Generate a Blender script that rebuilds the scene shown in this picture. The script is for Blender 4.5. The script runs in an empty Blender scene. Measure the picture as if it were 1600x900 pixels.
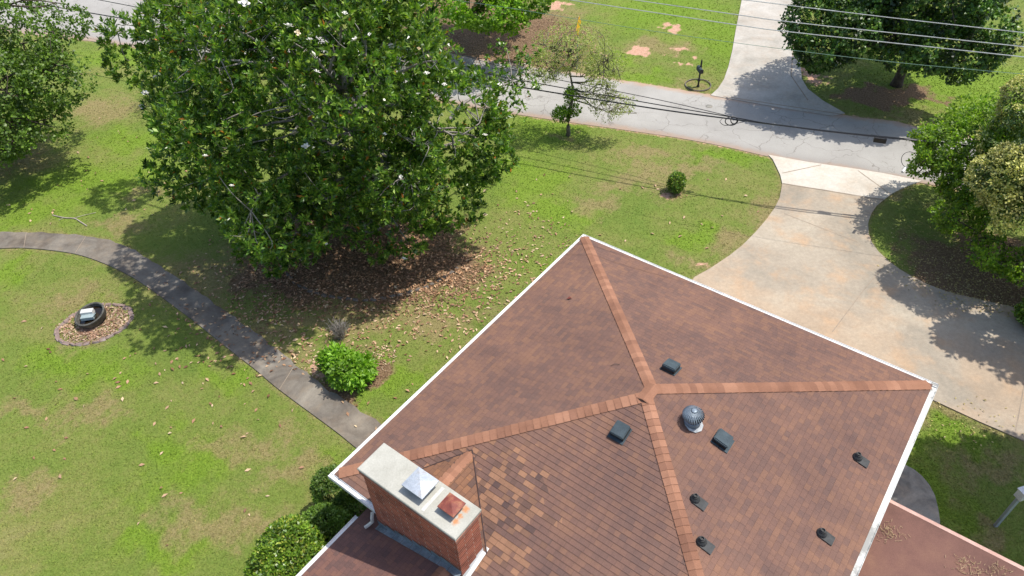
import bpy, bmesh, math, random
import numpy as np
from mathutils import Vector, Matrix, noise as mnoise
random.seed(7); RNG = np.random.default_rng(7)
R = math.radians
# ------------------------------------------------------------------ camera
scene = bpy.context.scene
col = scene.collection
FPX, H = 1132.08, 17.5
_p, _r = R(43.0655), R(-3.0484)
def _ray(px, py):
    x = (px-800)/FPX; y = -(py-450)/FPX
    c, s = math.cos(_r), math.sin(_r); x, y = c*x-s*y, s*x+c*y
    return Vector((x, math.cos(_p)+y*math.sin(_p), -math.sin(_p)+y*math.cos(_p)))
def at(px, py, h=0.0):
    """point of the place, at height h, that the photograph shows at pixel (px, py)"""
    d = _ray(px, py); t = (h-H)/d.z
    return Vector((d.x*t, d.y*t, h))
def atplane(px, py, P0, n):
    d = _ray(px, py); O = Vector((0, 0, H)); t = (P0-O).dot(n)/d.dot(n)
    return O+d*t
cx = (_ray(801, 450)-_ray(800, 450)).normalized(); cy = (_ray(800, 449)-_ray(800, 450)).normalized(); cz = cx.cross(cy)
cam = bpy.data.cameras.new('camera'); cam.sensor_width = 36; cam.lens = FPX/1600*36; cam.clip_end = 3000; cam.clip_start = .1
camo = bpy.data.objects.new('camera', cam); col.objects.link(camo)
m = Matrix((cx, cy, cz)).transposed().to_4x4(); m.translation = (0, 0, H); camo.matrix_world = m
scene.camera = camo
# ------------------------------------------------------------------ light
SUNDIR = Vector((-1, -.24, -2.15)).normalized()
w = bpy.data.worlds.new('World'); scene.world = w; w.use_nodes = True
nt = w.node_tree; bg = nt.nodes['Background']; sky = nt.nodes.new('ShaderNodeTexSky'); sky.sky_type = 'NISHITA'
sky.sun_disc = False; sky.sun_elevation = math.asin(-SUNDIR.z); sky.sun_rotation = math.atan2(1, .24); sky.dust_density = 2.0
nt.links.new(sky.outputs[0], bg.inputs[0]); bg.inputs[1].default_value = .15
sl = bpy.data.lights.new('sun', 'SUN'); sl.energy = 3.6; sl.angle = R(.6); sl.color = (1, .955, .88)
so = bpy.data.objects.new('sun', sl); col.objects.link(so); so.rotation_euler = SUNDIR.to_track_quat('-Z', 'Y').to_euler()
so.location = (20, 10, 40)
scene.view_settings.view_transform = 'Standard'; scene.view_settings.look = 'None'
scene.view_settings.exposure = 0.45; scene.view_settings.gamma = 1
scene.render.engine = 'CYCLES'; scene.cycles.max_bounces = 6; scene.cycles.transparent_max_bounces = 4

# ------------------------------------------------------------------ materials
class NT:
    def __init__(s, name):
        s.m = bpy.data.materials.new(name); s.m.use_nodes = True; s.t = s.m.node_tree
        s.b = s.t.nodes['Principled BSDF']; s.out = s.t.nodes['Material Output']
    def n(s, typ, **kw):
        nd = s.t.nodes.new('ShaderNode'+typ)
        for k, v in kw.items():
            if k.startswith('i_'):
                k = k[2:]; k = int(k) if k.isdigit() else k.replace('_', ' ')
                s.put(nd.inputs[k], v)
            else: setattr(nd, k, v)
        return nd
    def put(s, sock, v):
        if isinstance(v, bpy.types.NodeSocket): s.t.links.new(v, sock)
        elif isinstance(v, (tuple, list)) and len(v) == 3 and sock.type == 'RGBA': sock.default_value = (*v, 1)
        else: sock.default_value = v
    def math(s, op, a, b=0.0, c=None, clamp=False):
        nd = s.n('Math', operation=op, use_clamp=clamp); s.put(nd.inputs[0], a); s.put(nd.inputs[1], b)
        if c is not None: s.put(nd.inputs[2], c)
        return nd.outputs[0]
    def mix(s, f, a, b, blend='MIX'):
        nd = s.n('Mix', data_type='RGBA', blend_type=blend); s.put(nd.inputs[0], f); s.put(nd.inputs[6], a); s.put(nd.inputs[7], b)
        return nd.outputs[2]
    def coord(s, kind='Object'): return s.n('TexCoord').outputs[kind]
    def noise(s, vec, scale, detail=4, rough=.55, dist=0.0):
        nd = s.n('TexNoise', i_Scale=scale, i_Detail=float(detail), i_Roughness=rough, i_Distortion=dist); s.put(nd.inputs['Vector'], vec)
        return nd.outputs[0]
    def ramp(s, f, stops, interp='LINEAR'):
        nd = s.n('ValToRGB'); cr = nd.color_ramp; cr.interpolation = interp
        while len(cr.elements) < len(stops): cr.elements.new(.5)
        for e, (p, c) in zip(cr.elements, stops): e.position = p; e.color = (*c, 1) if len(c) == 3 else c
        s.put(nd.inputs[0], f); return nd.outputs[0]
    def sstep(s, v, lo, hi):
        nd = s.n('MapRange', interpolation_type='SMOOTHSTEP'); s.put(nd.inputs[0], v); nd.inputs[1].default_value = lo; nd.inputs[2].default_value = hi
        return nd.outputs[0]
    def bump(s, h, strength=.4, dist=.02):
        nd = s.n('Bump', i_Strength=strength, i_Distance=dist, i_Height=h); s.t.links.new(nd.outputs[0], s.b.inputs['Normal'])
    def fin(s, color, rough=.8, spec=None, metal=None):
        s.put(s.b.inputs['Base Color'], color); s.put(s.b.inputs['Roughness'], rough)
        if spec is not None: s.b.inputs['Specular IOR Level'].default_value = spec
        if metal is not None: s.b.inputs['Metallic'].default_value = metal
        return s.m
def varied(name, c1, c2, scale=3, rough=.7, c3=None, bump=.2, metal=None, spec=None, fine=60, rl=.35):
    t = NT(name); v = t.coord(); n1 = t.noise(v, scale, 6, .6)
    stops = [(rl, c1), (1-rl, c2)] if c3 is None else [(rl-.05, c1), (.5, c2), (1.05-rl, c3)]
    c = t.ramp(n1, stops); f = t.noise(v, fine, 3)
    c = t.mix(1.0, c, t.ramp(f, [(.3, (.78, .78, .78)), (.7, (1.15, 1.15, 1.15))]), 'MULTIPLY')
    if bump: t.bump(t.noise(v, fine*.6, 4), bump, .01)
    return t.fin(c, rough, spec, metal)
def leafmat(name, stops, rough=.4, trans=.25, tcol=None, spec=.5, patchscale=.8, patch=.35):
    t = NT(name); g = t.n('NewGeometry'); rnd = g.outputs['Random Per Island']
    c = t.ramp(rnd, stops)
    n = t.noise(t.coord(), patchscale, 2)
    c = t.mix(1.0, c, t.ramp(n, [(.35, (1-patch,)*3), (.65, (1+patch, 1+patch, 1+patch*.6))]), 'MULTIPLY')
    t.fin(c, rough, spec)
    if trans:
        tr = t.n('BsdfTranslucent'); t.put(tr.inputs[0], t.mix(1.0, c, tcol or (1.3, 1.5, .5), 'MULTIPLY'))
        mx = t.n('MixShader'); mx.inputs[0].default_value = trans
        t.t.links.new(t.b.outputs[0], mx.inputs[1]); t.t.links.new(tr.outputs[0], mx.inputs[2]); t.t.links.new(mx.outputs[0], t.out.inputs[0])
    return t.m
def shingle(name, dark, mid, light, expo=.125, patch=None, edge=.5):
    t = NT(name); uv = t.coord('UV'); sp = t.n('SeparateXYZ'); t.put(sp.inputs[0], uv)
    u, v = sp.outputs[0], sp.outputs[1]
    row = t.math('FLOOR', t.math('DIVIDE', v, expo))
    wr = t.n('TexWhiteNoise', noise_dimensions='1D'); t.put(wr.inputs['W'], row)
    x1 = t.math('ADD', t.math('DIVIDE', t.math('ADD', u, t.math('MULTIPLY', t.math('SINE', t.math('ADD', t.math('MULTIPLY', u, 9.0), t.math('MULTIPLY', wr.outputs[0], 40.0))), .035)), .16), t.math('MULTIPLY', wr.outputs[0], 9.0))
    x2 = t.math('ADD', t.math('DIVIDE', u, .28), t.math('MULTIPLY', wr.outputs[0], 31.0))
    def cell(x, k):
        cb = t.n('CombineXYZ'); t.put(cb.inputs[0], t.math('FLOOR', x)); t.put(cb.inputs[1], row); cb.inputs[2].default_value = k
        wn = t.n('TexWhiteNoise', noise_dimensions='3D'); t.put(wn.inputs['Vector'], cb.outputs[0]); return wn.outputs[0]
    a, b = cell(x1, 1.5), cell(x2, 7.5)
    pos = t.coord('Object')
    big = t.noise(pos, .8, 3)
    val = t.math('ADD', t.math('MULTIPLY', a, .4), t.math('ADD', t.math('MULTIPLY', b, .2), t.math('MULTIPLY', big, .6)))
    c = t.ramp(val, [(.32, dark), (.6, mid), (.85, light)])
    if patch:   # newer replacement shingles near the cricket
        ctr, rad, pd, pl = patch
        d = t.n('VectorMath', operation='DISTANCE'); t.put(d.inputs[0], t.n('NewGeometry').outputs['Position']); d.inputs[1].default_value = ctr
        pm = t.math('SUBTRACT', 1.0, t.math('DIVIDE', d.outputs['Value'], rad))
        pm = t.math('MULTIPLY', t.math('ADD', pm, t.math('MULTIPLY', t.math('SUBTRACT', a, .5), 1.1)), 3.0, clamp=True)
        pc = t.ramp(cell(x1, 3.3), [(.0, pd), (.3, tuple(.5*(p+q) for p, q in zip(pd, pl))), (.55, pl), (1, tuple(1.2*q for q in pl))])
        dt = t.n('VectorMath', operation='DOT_PRODUCT'); t.put(dt.inputs[0], t.n('NewGeometry').outputs['True Normal']); dt.inputs[1].default_value = (-.637, -.77, 0)
        pm = t.math('MULTIPLY', t.math('GREATER_THAN', pm, .35), t.math('GREATER_THAN', dt.outputs['Value'], .12))
        c = t.mix(pm, c, pc)
    fx = t.math('FRACT', x1); fy = t.math('FRACT', t.math('DIVIDE', v, expo))
    slot = t.math('MAXIMUM', t.math('LESS_THAN', fx, .045), t.math('LESS_THAN', fy, .07))
    c = t.mix(t.math('MULTIPLY', slot, edge), c, tuple(.35*q for q in dark))
    gr = t.noise(pos, 130, 2); c = t.mix(1.0, c, t.ramp(gr, [(.3, (.72, .72, .72)), (.7, (1.25, 1.25, 1.25))]), 'MULTIPLY')
    st = t.noise(pos, .35, 5, .65); c = t.mix(1.0, c, t.ramp(st, [(.35, (.86, .86, .89)), (.65, (1.1, 1.07, 1.03))]), 'MULTIPLY')
    sv = t.n('CombineXYZ'); t.put(sv.inputs[0], t.math('MULTIPLY', u, 2.2)); t.put(sv.inputs[1], t.math('MULTIPLY', v, .22))
    sk = t.noise(sv.outputs[0], 1.0, 5, .7); c = t.mix(1.0, c, t.ramp(sk, [(.33, (.86, .87, .9)), (.5, (1, 1, 1)), (.72, (1.09, 1.07, 1.05))]), 'MULTIPLY')
    t.bump(t.math('ADD', t.math('MULTIPLY', a, .6), t.math('ADD', t.math('MULTIPLY', gr, .5), t.math('MULTIPLY', slot, -1.0))), .5, .006)
    return t.fin(c, .9, .25)

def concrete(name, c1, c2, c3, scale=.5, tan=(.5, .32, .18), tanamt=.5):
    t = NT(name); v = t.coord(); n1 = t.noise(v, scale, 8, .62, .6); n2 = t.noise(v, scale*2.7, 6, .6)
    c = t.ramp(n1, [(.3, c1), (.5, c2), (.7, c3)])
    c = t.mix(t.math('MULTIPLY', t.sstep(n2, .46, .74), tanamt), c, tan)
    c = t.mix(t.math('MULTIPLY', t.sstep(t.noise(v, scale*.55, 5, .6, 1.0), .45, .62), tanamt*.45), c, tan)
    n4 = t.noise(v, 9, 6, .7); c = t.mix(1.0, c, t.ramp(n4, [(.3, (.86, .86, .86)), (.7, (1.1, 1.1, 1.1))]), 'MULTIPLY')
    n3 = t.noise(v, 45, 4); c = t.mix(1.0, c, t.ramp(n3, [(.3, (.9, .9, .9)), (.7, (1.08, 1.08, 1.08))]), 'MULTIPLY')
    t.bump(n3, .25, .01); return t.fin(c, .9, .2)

M = {}
def asphalt():
    t = NT('road_asphalt'); v = t.coord()
    c = t.ramp(t.noise(v, .4, 6, .6), [(.3, (.31, .295, .27)), (.7, (.40, .385, .355))])
    f = t.noise(v, 60, 3); c = t.mix(1.0, c, t.ramp(f, [(.3, (.82, .82, .82)), (.7, (1.14, 1.14, 1.14))]), 'MULTIPLY')
    wv = t.n('VectorMath', operation='ADD'); nn = t.n('TexNoise', i_Scale=1.3, i_Detail=4.0); t.put(nn.inputs['Vector'], v)
    sc = t.n('VectorMath', operation='SCALE'); t.put(sc.inputs[0], nn.outputs[1]); sc.inputs['Scale'].default_value = .9
    t.put(wv.inputs[0], v); t.put(wv.inputs[1], sc.outputs[0])
    vo = t.n('TexVoronoi', feature='DISTANCE_TO_EDGE', i_Scale=.62); t.put(vo.inputs['Vector'], wv.outputs[0])
    crack = t.math('MULTIPLY', t.math('SUBTRACT', 1.0, t.sstep(vo.outputs[0], .0, .018)), t.sstep(t.noise(v, .45, 3), .38, .55))
    vo2 = t.n('TexVoronoi', feature='DISTANCE_TO_EDGE', i_Scale=1.9); t.put(vo2.inputs['Vector'], wv.outputs[0])
    crack2 = t.math('MULTIPLY', t.math('SUBTRACT', 1.0, t.sstep(vo2.outputs[0], .0, .03)), t.sstep(t.noise(v, .6, 3), .55, .66))
    c = t.mix(t.math('MULTIPLY', t.math('MAXIMUM', crack, crack2), .55), c, (.12, .105, .09))
    uv = t.n('SeparateXYZ'); t.put(uv.inputs[0], t.coord('UV'))
    e = t.math('ADD', uv.outputs[1], t.math('MULTIPLY', t.math('SUBTRACT', t.noise(v, 1.6, 5), .5), .16))
    ed = t.math('ABSOLUTE', t.math('SUBTRACT', e, .5))
    c = t.mix(t.math('MULTIPLY', t.sstep(ed, .40, .50), .8), c, (.42, .28, .19))
    c = t.mix(t.math('MULTIPLY', t.sstep(t.math('SUBTRACT', e, 0), .8, .98), .35), c, (.2, .17, .15))
    t.bump(f, .3, .01); return t.fin(c, .9, .2)
def groundmat(name, blade=False):
    t = NT(name); v = t.coord(); a = t.n('Attribute', attribute_name='zones'); sp = t.n('SeparateColor'); t.put(sp.inputs[0], a.outputs['Color'])
    lush, bare, clay, litter = sp.outputs[0], sp.outputs[1], sp.outputs[2], a.outputs['Alpha']
    n1 = t.noise(v, .33, 5, .6, .4); n2 = t.noise(v, 1.5, 5, .65); n3 = t.noise(v, 8, 5, .75)
    val = t.math('ADD', t.math('MULTIPLY', n1, .5), t.math('ADD', t.math('MULTIPLY', n2, .3), t.math('MULTIPLY', n3, .2)))
    c = t.ramp(val, [(.35, (.12, .185, .032)), (.48, (.158, .205, .043)), (.58, (.20, .21, .063)), (.71, (.255, .22, .10))])
    mot = t.noise(v, 2.6, 5, .7)
    def z(att, k=.9, lo=.42, hi=.62):
        return t.sstep(t.math('ADD', att, t.math('MULTIPLY', t.math('SUBTRACT', t.math('ADD', t.math('MULTIPLY', mot, .6), t.math('MULTIPLY', n3, .4)), .5), k)), lo, hi)
    lc = t.ramp(n3, [(.3, (.125, .22, .018)), (.7, (.18, .275, .028))])
    c = t.mix(t.math('MULTIPLY', z(lush, 1.3, .2, 1.0), .8), c, lc)
    c = t.mix(t.math('MULTIPLY', z(bare, 1.8, .3, 1.05), .7), c, t.ramp(n3, [(.3, (.2, .15, .07)), (.7, (.33, .25, .135))]))
    c = t.mix(z(clay, 1.7, .35, .8), c, t.ramp(n3, [(.3, (.42, .22, .14)), (.7, (.60, .39, .29))]))
    c = t.mix(z(litter, 1.2, .3, .7), c, t.ramp(t.noise(v, 14, 4, .7), [(.35, (.10, .062, .034)), (.5, (.17, .11, .063)), (.66, (.29, .20, .125))]))
    f = t.noise(v, 28, 3, .7); c = t.mix(1.0, c, t.ramp(f, [(.3, (.78, .78, .76)), (.7, (1.2, 1.2, 1.2))]), 'MULTIPLY')
    if blade:
        rnd = t.n('NewGeometry').outputs['Random Per Island']
        c = t.mix(1.0, c, t.ramp(rnd, [(0, (.92, .94, .9)), (.8, (1.1, 1.1, 1.05)), (1, (1.4, 1.3, 1.2))]), 'MULTIPLY')
    else: t.bump(t.math('ADD', f, n3), .6, .04)
    return t.fin(c, .9, .15)
M['ground'] = groundmat('lawn_ground'); M['blade'] = groundmat('lawn_blades', True); M['road'] = asphalt()
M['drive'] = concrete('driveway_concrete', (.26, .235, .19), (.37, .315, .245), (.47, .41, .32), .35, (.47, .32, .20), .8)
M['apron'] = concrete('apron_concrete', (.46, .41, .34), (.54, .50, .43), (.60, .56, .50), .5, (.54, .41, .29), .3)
M['fardrive'] = concrete('far_driveway_concrete', (.32, .30, .26), (.44, .41, .36), (.52, .49, .44), .5, (.42, .33, .25), .35)
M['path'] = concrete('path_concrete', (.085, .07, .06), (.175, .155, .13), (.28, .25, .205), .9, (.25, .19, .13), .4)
M['patio'] = concrete('patio_concrete', (.13, .13, .12), (.27, .26, .23), (.44, .40, .33), 1.2, (.38, .31, .23), .4)
M['joint'] = varied('joint_dirt', (.24, .19, .14), (.34, .27, .20), 4)
M['white'] = varied('gutter_white_paint', (.62, .62, .60), (.78, .77, .75), 2.2, .45, bump=.05)
def stained():
    t = NT('gutter_stained_white'); v = t.coord(); n = t.noise(v, .9, 4, .6); k = t.noise(v, 14, 5, .75)
    c = t.mix(t.math('MULTIPLY', t.sstep(t.math('ADD', t.math('MULTIPLY', n, .8), t.math('MULTIPLY', k, .35)), .56, .70), .85), (.62, .62, .58), (.20, .20, .185))
    return t.fin(c, .6)
M['gstain'] = stained()
M['shingle'] = shingle('roof_shingles', (.146, .090, .074), (.182, .104, .079), (.213, .118, .080), patch=(tuple(at(722, 800, 3.7)), 1.55, (.10, .065, .058), (.255, .14, .085)), edge=.33)
M['wingshingle'] = shingle('wing_shingles', (.13, .077, .068), (.168, .09, .075), (.205, .105, .077), edge=.3)
M['cricketshingle'] = shingle('cricket_shingles', (.085, .06, .055), (.19, .10, .062), (.27, .135, .07))
def capmat():
    t = NT('ridge_cap_shingle'); rnd = t.n('NewGeometry').outputs['Random Per Island']; v = t.coord()
    c = t.ramp(rnd, [(0, (.23, .115, .075)), (.5, (.29, .145, .09)), (1, (.34, .175, .11))])
    c = t.mix(1.0, c, t.ramp(t.noise(v, 1.1, 4), [(.35, (.82, .8, .8)), (.65, (1.1, 1.1, 1.1))]), 'MULTIPLY')
    g = t.noise(v, 110, 2); c = t.mix(1.0, c, t.ramp(g, [(.3, (.8, .8, .8)), (.7, (1.18, 1.18, 1.18))]), 'MULTIPLY'); t.bump(g, .4, .006)
    return t.fin(c, .9, .2)
M['cap'] = capmat()
def brickmat(name='chimney_brick'):
    t = NT(name); b = t.n('TexBrick', offset=.5); b.inputs['Scale'].default_value = 1; b.inputs['Brick Width'].default_value = .44; b.inputs['Row Height'].default_value = .082
    b.inputs['Mortar Size'].default_value = .009; b.inputs['Mortar Smooth'].default_value = .3
    t.put(b.inputs['Vector'], t.coord('UV')); t.put(b.inputs['Color1'], (.44, .115, .062)); t.put(b.inputs['Color2'], (.27, .075, .045)); t.put(b.inputs['Mortar'], (.42, .31, .25))
    v = t.coord(); c = t.mix(1.0, b.outputs[0], t.ramp(t.noise(v, 2.5, 6, .7), [(.32, (.55, .52, .5)), (.5, (1, 1, 1)), (.72, (1.25, 1.2, 1.1))]), 'MULTIPLY')
    c = t.mix(t.math('MULTIPLY', t.sstep(t.noise(v, 7, 6, .75), .6, .75), .35), c, (.42, .36, .32))
    t.bump(t.math('ADD', t.math('MULTIPLY', b.outputs[1], -1.0), t.math('MULTIPLY', t.noise(v, 40, 3), .4)), .8, .01)
    return t.fin(c, .9, .2)
M['brick'] = brickmat()
def slabmat():
    t = NT('chimney_slab_concrete'); v = t.coord(); pos = t.n('NewGeometry').outputs['Position']
    c = t.ramp(t.noise(v, 2.2, 6, .65), [(.32, (.36, .35, .30)), (.68, (.46, .45, .395))])
    for (px, py), rad in (((727, 796), .085), (((712, 815)), .08), ((719, 806), .06)):
        d = t.n('VectorMath', operation='DISTANCE'); t.put(d.inputs[0], pos); d.inputs[1].default_value = tuple(at(px, py, 5.0))
        q = t.math('ADD', t.math('DIVIDE', d.outputs['Value'], rad), t.math('MULTIPLY', t.math('SUBTRACT', t.noise(v, 16, 4, .7), .5), 2.4))
        c = t.mix(t.math('MULTIPLY', t.math('SUBTRACT', 1.0, t.sstep(q, .3, 1.25)), .9), c, (.50, .21, .075))
    c = t.mix(1.0, c, t.ramp(t.noise(v, 30, 4, .7), [(.3, (.88, .88, .87)), (.7, (1.1, 1.1, 1.1))]), 'MULTIPLY'); t.bump(t.noise(v, 20, 4), .3, .01)
    return t.fin(c, .85)
M['slab'] = slabmat()
M['galv'] = varied('galvanised_hood', (.33, .37, .42), (.45, .49, .54), 4, .6, metal=.25, c3=(.40, .38, .36))
M['rusthood'] = varied('rusted_hood', (.13, .025, .02), (.22, .055, .035), 5, .7, c3=(.36, .16, .08))
M['patch'] = varied('mortar_patch_white', (.5, .49, .45), (.6, .59, .55), 6, .9)
M['rust'] = varied('rust_stain', (.60, .22, .08), (.55, .34, .2), 9, .9, bump=0)
M['lead'] = varied('flashing_metal', (.12, .15, .17), (.30, .34, .36), 4, .5, metal=.4)
M['vent'] = varied('vent_grey_metal', (.045, .062, .072), (.065, .088, .10), 5, .75, metal=0, spec=.2)
M['joint2'] = varied('dark_valley_asphalt', (.05, .03, .028), (.08, .05, .045), 8, .9)  # dark asphalt line along the cricket valleys
M['rubber'] = varied('black_pipe_boot', (.02, .022, .022), (.045, .047, .048), 8, .7)
M['black'] = varied('black_metal', (.012, .012, .012), (.03, .03, .03), 8, .4)
M['turb'] = varied('turbine_aluminium', (.14, .18, .22), (.26, .31, .36), 6, .5, metal=.3)
M['seal'] = varied('flashing_sealant', (.2, .22, .24), (.45, .46, .46), 7, .6)
M['pole'] = varied('grey_painted_pole', (.30, .34, .37), (.42, .46, .48), 4, .5)
M['downspout'] = varied('downspout_cream', (.5, .47, .4), (.62, .59, .52), 5, .5)
M['bark'] = varied('dark_bark', (.05, .038, .03), (.11, .085, .065), 6, .95, bump=.6, fine=25)
M['greybark'] = varied('pale_grey_bark', (.20, .18, .155), (.36, .33, .29), 6, .9, bump=.5, fine=25)
M['twigbark'] = varied('olive_grey_bark', (.10, .085, .06), (.20, .18, .13), 6, .9, fine=25)
M['cable'] = varied('black_cable', (.008, .008, .01), (.016, .016, .02), 8, .5, bump=0)
M['wire'] = varied('aluminium_wire', (.42, .43, .42), (.55, .56, .55), 8, .5, bump=0)
M['greenwire'] = varied('green_grey_wire', (.16, .28, .2), (.22, .34, .26), 8, .5, bump=0)
M['yellow'] = varied('sign_yellow', (.75, .38, .01), (.82, .45, .015), 4, .4, bump=0)
M['stone'] = varied('edging_stone', (.17, .12, .10), (.28, .20, .17), 5, .9, c3=(.36, .32, .30))
M['darkstone'] = varied('dark_edging_stone', (.10, .085, .07), (.19, .165, .14), 5, .9)
M['pot'] = varied('iron_kettle', (.05, .05, .042), (.13, .125, .105), 6, .75)
M['water'] = NT('dark_water').fin((.018, .012, .006), .08, .6)
M['block'] = varied('white_block', (.5, .5, .48), (.66, .66, .64), 5, .8)
M['blueblock'] = varied('blue_grey_block', (.26, .33, .34), (.36, .43, .43), 5, .6)
M['wood'] = varied('weathered_twig', (.3, .25, .2), (.48, .42, .34), 8, .9)
M['membrane'] = varied('low_roof_membrane', (.105, .048, .036), (.155, .072, .053), .9, .85, c3=(.20, .10, .065), fine=90)
M['pinkedge'] = varied('pink_drip_edge', (.5, .28, .22), (.62, .38, .31), 3, .6)
M['straw'] = varied('dry_debris', (.3, .2, .1), (.5, .38, .22), 9, .95)

# ------------------------------------------------------------------ geometry helpers
class MB:
    def __init__(s): s.v = []; s.f = []; s.uv = {}
    def quad(s, pts, uv=None):
        i = len(s.v); s.v += [Vector(p) for p in pts]; s.f.append(tuple(range(i, i+len(pts))))
        if uv: s.uv[len(s.f)-1] = uv
        return s
    def box(s, c, sx, sy, sz, rz=0, rot=None, taper=1.0, bev=0):
        rot = rot or Matrix.Rotation(rz, 3, 'Z'); c = Vector(c); i = len(s.v)
        for z in (-.5, .5):
            k = taper if z > 0 else 1
            for x, y in ((-.5, -.5), (.5, -.5), (.5, .5), (-.5, .5)):
                s.v.append(c+rot @ Vector((x*sx*k, y*sy*k, z*sz)))
        for q in ((0, 3, 2, 1), (4, 5, 6, 7), (0, 1, 5, 4), (1, 2, 6, 5), (2, 3, 7, 6), (3, 0, 4, 7)): s.f.append(tuple(i+k for k in q))
        return s
    def prism(s, pts, z0, z1):
        """closed outline extruded between heights"""
        n = len(pts); i = len(s.v)
        s.v += [Vector((p[0], p[1], z0)) for p in pts]+[Vector((p[0], p[1], z1)) for p in pts]
        s.f.append(tuple(i+n+k for k in range(n))); s.f.append(tuple(i+n-1-k for k in range(n)))
        for k in range(n): s.f.append((i+k, i+(k+1) % n, i+n+(k+1) % n, i+n+k))
        return s
    def tube(s, pts, rad, n=6, cap=True):
        pts = [Vector(p) for p in pts]; i0 = len(s.v)
        if not isinstance(rad, (list, tuple)): rad = [rad]*len(pts)
        for k, p in enumerate(pts):
            d = (pts[min(k+1, len(pts)-1)]-pts[max(k-1, 0)]).normalized()
            a = d.cross(Vector((0, 0, 1)));
            if a.length < .05: a = d.cross(Vector((0, 1, 0)))
            a.normalize(); b = a.cross(d)
            for j in range(n):
                t = 2*math.pi*j/n; s.v.append(p+(a*math.cos(t)+b*math.sin(t))*rad[k])
        for k in range(len(pts)-1):
            for j in range(n):
                a = i0+k*n+j; b = i0+k*n+(j+1) % n; s.f.append((a, b, b+n, a+n))
        if cap:
            s.f.append(tuple(i0+n-1-j for j in range(n))); s.f.append(tuple(i0+(len(pts)-1)*n+j for j in range(n)))
        return s
    def lathe(s, c, prof, n=20, rot=None):
        c = Vector(c); i0 = len(s.v); rot = rot or Matrix.Identity(3)
        for r, z in prof:
            for j in range(n):
                t = 2*math.pi*j/n; s.v.append(c+rot @ Vector((r*math.cos(t), r*math.sin(t), z)))
        for k in range(len(prof)-1):
            for j in range(n):
                a = i0+k*n+j; b = i0+k*n+(j+1) % n; s.f.append((a, b, b+n, a+n))
        s.f.append(tuple(i0+n-1-j for j in range(n))); s.f.append(tuple(i0+(len(prof)-1)*n+j for j in range(n)))
        return s
    def build(s, name, mat, parent=None, smooth=False, origin=None):
        org = Vector(parent.matrix_basis.translation) if parent is not None else (Vector(origin) if origin is not None else Vector((0, 0, 0)))
        if parent is not None and parent.parent is not None: org = Vector(parent['world'])
        me = bpy.data.meshes.new(name); me.from_pydata([v-org for v in s.v], [], s.f)
        if s.uv:
            ul = me.uv_layers.new(name='UVMap')
            for fi, uv in s.uv.items():
                for li, c in zip(me.polygons[fi].loop_indices, uv): ul.data[li].uv = c
        if smooth: me.shade_smooth()
        return link(name, me, mat, parent, org)
def link(name, me, mat, parent, org):
    o = bpy.data.objects.new(name, me); me.materials.append(mat); col.objects.link(o)
    if parent is not None: o.parent = parent; o['world'] = tuple(org)
    else: o.location = org
    return o
def tag(o, label=None, cat=None, group=None, kind=None):
    if label: o['label'] = label
    if cat: o['category'] = cat
    if group: o['group'] = group
    if kind: o['kind'] = kind
    return o
def thing(name, loc, label, cat, group=None):
    o = bpy.data.objects.new(name, None); col.objects.link(o); o.location = loc; o.empty_display_size = .3
    return tag(o, label, cat, group)
def smoothpath(pts, n=6):
    pts = [Vector(p) for p in pts]; out = []
    P = [pts[0]*2-pts[1]]+pts+[pts[-1]*2-pts[-2]]
    for i in range(1, len(P)-2):
        for k in range(n):
            t = k/n; a, b, c, d = P[i-1:i+3]
            out.append(.5*((2*b)+(c-a)*t+(2*a-5*b+4*c-d)*t*t+(3*b-a-3*c+d)*t**3))
    return out+[pts[-1]]
def quadmesh(name, V, mat, parent=None, org=(0, 0, 0), nv=4, attr=None):
    """V: (n, nv, 3) array of separate faces"""
    n = V.shape[0]; me = bpy.data.meshes.new(name); v = (V-np.array(org)).reshape(-1, 3).astype(np.float32)
    me.vertices.add(n*nv); me.vertices.foreach_set('co', v.ravel()); me.loops.add(n*nv); me.loops.foreach_set('vertex_index', np.arange(n*nv, dtype=np.int32))
    me.polygons.add(n); me.polygons.foreach_set('loop_start', np.arange(0, n*nv, nv, dtype=np.int32)); me.polygons.foreach_set('loop_total', np.full(n, nv, dtype=np.int32))
    if attr is not None:
        ca = me.color_attributes.new('zones', 'FLOAT_COLOR', 'POINT'); ca.data.foreach_set('color', attr.astype(np.float32).ravel())
    me.update(); me.validate()
    return link(name, me, mat, parent, Vector(org))
def unit(a): return a/np.maximum(np.linalg.norm(a, axis=-1, keepdims=True), 1e-9)
def leaves(P, D, N, L, W, bend=.12):
    """diamond leaves folded on the midrib: base P, direction D, face normal N -> (n,4,3)"""
    D = unit(D); S = unit(np.cross(D, N)); U = np.cross(S, D); L = L[:, None]; W = W[:, None]
    mid = P+D*L*.48
    return np.stack([P, mid+S*W*.5+U*L*bend, P+D*L, mid-S*W*.5+U*L*bend], axis=1)
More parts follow.
